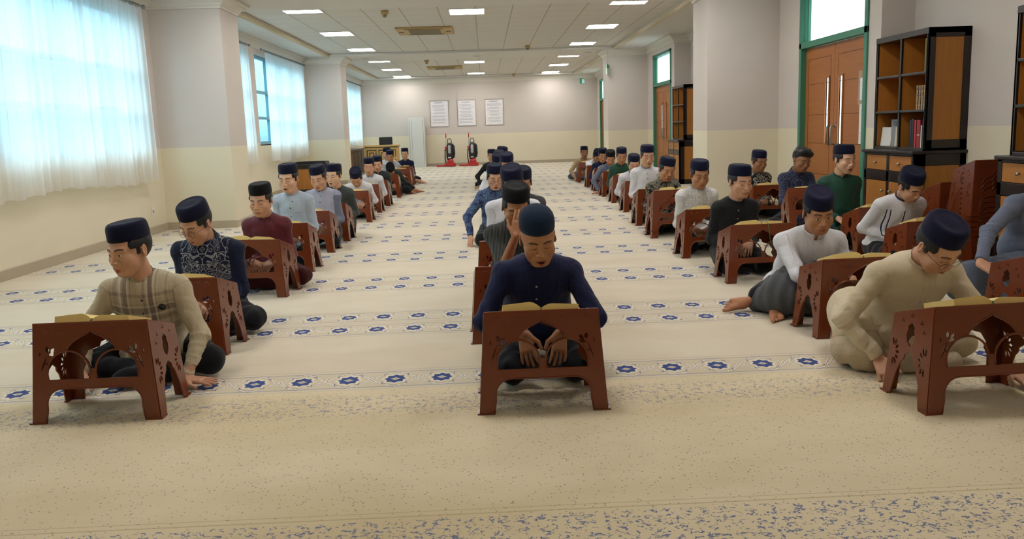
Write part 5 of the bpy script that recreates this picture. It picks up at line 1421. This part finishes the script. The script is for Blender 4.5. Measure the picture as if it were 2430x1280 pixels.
# lower right compartment (nearest the camera)
xx = XA - .30
for k, (th, h, m, l) in enumerate(((.022, .27, 'black', 'thin black book at the right end of the bottom shelf'), (.018, .21, 'cream', 'short cream spined book beside the black one, bottom shelf'), (.05, .26, 'darkred', 'thick dark red book with EDU on its spine, bottom shelf'), (.03, .26, 'crimson', 'crimson book standing beside the thick dark red one'), (.03, .27, 'black', 'black book between the crimson and the navy ones'), (.022, .26, 'navy', 'navy book leftmost in the bottom right compartment'))):
    th *= 1.3; yy = 7.185 + (0, .034, .082, .14, .184, .22)[k]
    shelf_book(xx, yy, zb, th, .17, h, BOOKM[m], l, text=(('EDU', .024, 'white', 'front', 0, .12) if k == 2 else ('QURAN', .001, 'white', 'front', 0, .1)) if k == 2 else None)
for k in range(5): shelf_book(XA - .28, 7.19 + k * .042, ZS[0] + .009, .038, .16, .225, BOOKM['ochre'], 'gold-brown patterned volume, %s from the camera on the middle shelf' % ('first second third fourth fifth'.split()[k]), cover=M_patt)
shelf_book(XA - .30, 7.20, ZS[1] + .009, .02, .17, .30, BOOKM['olive'], 'tall olive folder with pale spine standing alone on the top shelf', cover=BOOKM['olive'])
shelf_book(XA - .28, 7.68, ZS[0] + .012, .035, .15, .21, BOOKM['white'], 'white book leaning against the divider on the middle shelf', lean=R(9))
shelf_book(XA - .17, YM + .22, zb, .03, .20, .30, BOOKM['teal'], 'tall teal book at the back of the bottom left compartment', yaw=R(-62))
shelf_book(XA - .26, YM + .20, zb, .022, .21, .27, BOOKM['grey'], 'grey book with capital lettering leaning before the teal one', yaw=R(-66), lean=0, text=('INSAN\nNASAR', .03, 'navy', 'near', -.035, .225))
shelf_book(XA - .31, YM + .10, zb + .003, .02, .13, .19, BOOKM['cream'], 'cream book with ribbed cover leaning in the bottom left compartment', yaw=R(-60), lean=R(-6))
shelf_book(XA - .33, YM + .36, zb + .003, .016, .13, .19, BOOKM['white'], 'thin white booklet slanting at the left of the bottom shelf', yaw=R(-72), lean=R(-8))
t = shelf_book(XA - .31, 14.60, 1.295 + .0, .10, .2, .27, BOOKM['white'], 'white box file on the middle shelf of the far bookcase', group=None)

# low cabinet behind the left row, with black trays on top
t = empty('low_cabinet', (-4.37, 17.55, 0), 0, 'low orange wooden cabinet with black top standing before the far left column', 'cabinet')
b = MB(); b.box((0, 0, 0), (.86, .03, .05)); b.box((0, 0, 0), (.05, .6, .56)); b.box((.81, 0, 0), (.86, .6, .56)); b.box((0, .55, 0), (.86, .6, .56)); b.box((0, 0, .5), (.86, .6, .56)); b.build('carcass', M_dark, t, .004)
b = MB(); b.box((.05, .006, .05), (.81, .02, .5)); b.build('side_panel', M_oak, t)
b = MB(); b.box((-.01, -.02, .56), (.88, .62, .60)); b.build('counter', M_dark, t, .006)
for k in range(2):
    q = empty('tray', (-4.33 + .05 * k, 17.62 + .06 * k, .60 + .028 * k), 0, ('lower', 'upper')[k] + ' black tray stacked on the low orange cabinet', 'tray', 'black trays on the low cabinet')
    b = MB(); W_, D_ = .76 - .06 * k, .46 - .06 * k; b.box((0, 0, 0), (W_, D_, .01)); b.build('tray_bottom', BOOKM['black'], q)
    b = MB(); b.box((0, 0, .01), (W_, .012, .028)); b.box((0, D_ - .012, .01), (W_, D_, .028)); b.box((0, .012, .01), (.012, D_ - .012, .028)); b.box((W_ - .012, .012, .01), (W_, D_ - .012, .028)); b.build('tray_rim', BOOKM['black'], q)

# dark plank-fronted sideboard and yellow desk in the far left corner
M_dk2 = wood('walnut_planks', '3f2f1f', '5b452f', rough=.5)
t = empty('sideboard', (XL + .01, 20.6, 0), 0, 'long dark sideboard with plank doors under the farthest window', 'sideboard')
b = MB(); b.box((0, 0, .04), (.40, 5.6, .72)); b.build('carcass', M_dk2, t, .004)
b = MB(); b.box((-.005, -.02, .72), (.44, 5.62, .78)); b.build('top', M_dk2, t, .004)
b = MB(); b.box((0, 0, 0), (.42, 5.6, .05)); b.build('plinth', M_dk2, t)
for k in range(8):
    b = MB(); b.box((.40, .04 + k * .7, .09), (.418, .04 + k * .7 + .62, .69)); d = b.build('door', M_dk2, t, .003)
M_yel = wood('honey_wood', 'b38c4c', 'c9a562', rough=.5); M_bl = simple('dark_fretwork', '2a1a10', .5)
t = empty('wooden_desk', (-3.80, 24.9, 0), 0, 'yellow wooden desk with dark square fretwork front, far left corner', 'desk')
b = MB(); b.box((-.03, -.03, .82), (1.06, .60, .87)); b.build('top', M_yel, t, .004)
b = MB(); b.box((0, .0, .79), (1.03, .56, .82)); b.build('dark_band', M_bl, t)
b = MB(); b.box((0, 0, .02), (1.03, .03, .79)); b.box((0, .03, .0), (.03, .56, .79)); b.box((1.0, .03, .0), (1.03, .56, .79)); b.build('front_panel', M_yel, t, .002)
b = MB()
for px in (.07, .44, .80):
    w_ = .30 if px < .7 else .18
    for q in (0, .075):
        if w_ - 2 * q < .05: continue
        b.box((px + q, -.008, .70 - q), (px + w_ - q, .0, .725 - q)); b.box((px + q, -.008, .50), (px + q + .022, .0, .725 - q)); b.box((px + w_ - q - .022, -.008, .50), (px + w_ - q, .0, .725 - q))
        b.box((px + q, -.008, .12 + q), (px + w_ - q, .0, .145 + q)); b.box((px + q, -.008, .12 + q), (px + q + .022, .0, .42)); b.box((px + w_ - q - .022, -.008, .12 + q), (px + w_ - q, .0, .42))
b.build('fretwork', M_bl, t)
t = empty('office_chair', (-3.25, 25.95, 0), 0, 'black office chair whose back shows above the yellow desk', 'chair')
b = MB(); b.box((-.22, -.03, .72), (.22, .03, 1.12)); b.build('backrest', BOOKM['black'], t, .028)
b = MB(); b.box((-.24, -.05, .42), (.24, .44, .50)); b.build('seat', BOOKM['black'], t, .03)
b = MB(); b.tube([(0, .2, .08), (0, .2, .43)], .03, 10); b.build('column', M_steel, t)
b = MB(); b.tube([(0, 0, .45), (0, -.06, .50), (0, -.02, .78)], .02, 8); b.build('back_stem', BOOKM['black'], t)
for k in range(5):
    a = k * 2 * math.pi / 5; b = MB(); b.tube([(0, .2, .09), (.26 * math.cos(a), .2 + .26 * math.sin(a), .05), (.28 * math.cos(a), .2 + .28 * math.sin(a), .0)], [.02, .018, .02], 8); b.build('leg', BOOKM['black'], t)
# a second yellow piece beside the desk
# ------------------------------------------------------------------ white slatted standing units
M_white = simple('white_enamel', 'd3d4cf', .4); M_slot = simple('slot_dark_grey', '4a4c52', .7)  # slots and small badges share one flat dark grey
def unit(loc, rz, W, H, D, label, z0=.05, foot=True, cols=(-.44, -.30, .42)):
    t = empty('standing_panel', loc, rz, label, 'panel', 'white standing panels with slotted edges')
    b = MB(); b.box((-W / 2, -D / 2, z0), (W / 2, D / 2, H)); n_ = int((H - z0 - .15) / .032)
    for c in cols:
        for k in range(n_): b.box((c * W - .008, -D / 2 - .002, z0 + .07 + k * .032), (c * W + .008, -D / 2 + .002, z0 + .085 + k * .032), 1)
    for k in range(int(n_ * .6)): b.box((W / 2 - .002, -D * .3, z0 + .12 + k * .032), (W / 2 + .002, -D * .05, z0 + .135 + k * .032), 1)
    b.build('casing', [M_white, M_slot], t)
    if foot:
        for s_ in (-1, 1):
            b = MB(); x0 = s_ * W * .47; v = [(x0 - .015, -.16, 0), (x0 - .015, .16, 0), (x0 - .015, .03, .34), (x0 - .015, -.03, .34)]; v += [(p[0] + .03, p[1], p[2]) for p in v]
            b.add(v, [(0, 1, 2, 3), (7, 6, 5, 4), (0, 4, 5, 1), (1, 5, 6, 2), (2, 6, 7, 3), (3, 7, 4, 0)]); b.build('foot', M_white, t)
    return t
unit((-2.40, 28.18, 0), R(-4), .56, 1.76, .30, 'white standing panel with dotted edges against the back wall', foot=False, z0=0.0)
b_ = unit((-3.955, 12.42, 0), R(90), .60, 2.46, .17, 'white standing panel seen edge-on just behind the first left column', .72, False, (-.36, .36))
b = MB(); v = [(-.26, -.46, 0), (.30, -.46, 0), (.30, .07, 0), (-.26, .07, 0), (-.26, -.08, .74), (.20, -.08, .74), (.20, .06, .74), (-.26, .06, .74)]
b.add(v, [(3, 2, 1, 0), (4, 5, 6, 7), (0, 1, 5, 4), (1, 2, 6, 5), (2, 3, 7, 6), (3, 0, 4, 7)]); b.build('stand', M_white, b_, .01)
for z0, z1 in ((.9, .93), (1.95, 2.05), (1.55, 1.66)):
    b = MB(); b.box((-.02, -.092, z0), (.04, -.084, z1)); b.build('badge', M_slot, b_)

# ------------------------------------------------------------------ vacuum cleaners
M_red = simple('red_plastic', 'b0201f', .35); M_blk = simple('black_plastic', '1b1c20', .4); M_dgr = simple('dark_green_bag', '1f2a2a', .6)
def vacuum(x, label):
    t = empty('vacuum_cleaner', (x, 27.86, 0), 0, label, 'vacuum cleaner', 'upright vacuum cleaners by the back wall')
    b = MB(); b.box((-.02, -.20, .015), (.36, .16, .13)); b.lathe([(0, 0), (.05, .002), (.05, .03), (0, .032)], 14, Matrix.Translation((.17, .0, .13))); b.build('head', M_red, t, .025)
    b = MB(); b.box((-.32, -.17, .012), (.0, -.02, .065)); b.build('side_nozzle', M_red, t, .012)
    b = MB(); b.lathe([(.12, 0), (.12, .02), (.10, .14), (0, .15)], 18, Matrix.Translation((.17, .03, .125)), 1, .8); b.build('motor_cover', M_red, t)
    b = MB(); b.lathe([(.10, .24), (.125, .32), (.125, .46), (.118, .62), (.10, .76), (.07, .82), (0, .84)], 20, Matrix.Translation((.16, .03, 0)), 1, .75); b.build('body', M_blk, t)
    b = MB(); b.lathe([(0, 0), (.042, .0), (.05, .03), (.05, .24), (.035, .29), (0, .30)], 16, Matrix.Translation((.155, -.045, .46))); b.build('dust_canister', simple('clear_grey_canister', 'a7a8a8', .2), t)
    b = MB(); b.box((.10, -.10, .30), (.20, -.055, .335)); b.build('badge', M_white, t)
    b = MB(); b.tube([(.10, .04, .78), (.095, .03, .90), (.11, .02, .97), (.21, .02, .97), (.23, .03, .90), (.225, .04, .78)], .014, 8); b.build('handle', simple('brown_grip', '3a2420', .4), t)
    b = MB(); b.tube([(.02, .0, .10), (-.01, -.02, .3), (.0, -.02, .5), (.02, -.02, .62)], .019, 8); b.build('hose', M_blk, t)
    b = MB(); b.tube([(.035, .0, .55), (.045, .0, 1.02)], .012, 8); b.build('wand', M_steel, t)
    b = MB(); b.tube([(.044, .0, 1.0), (.047, .0, 1.08), (.05, 0, 1.17)], [.014, .02, .012], 8); b.build('wand_grip', M_red, t)
    b = MB(); b.box((-.01, -.03, .62), (.06, .03, .70)); b.box((-.04, -.02, .56), (.03, .02, .585)); b.build('clip', M_red, t, .004)
    b = MB(); b.tube([(.29, .03, .30), (.31, .03, .45), (.30, .03, .72), (.25, .03, .80)], [.03, .045, .04, .02], 10); b.build('cord_bundle', M_blk, t)
    return t
vacuum(-1.42, 'left of two upright red and black vacuum cleaners by the back wall')
vacuum(-.62, 'right of two upright red and black vacuum cleaners by the back wall')
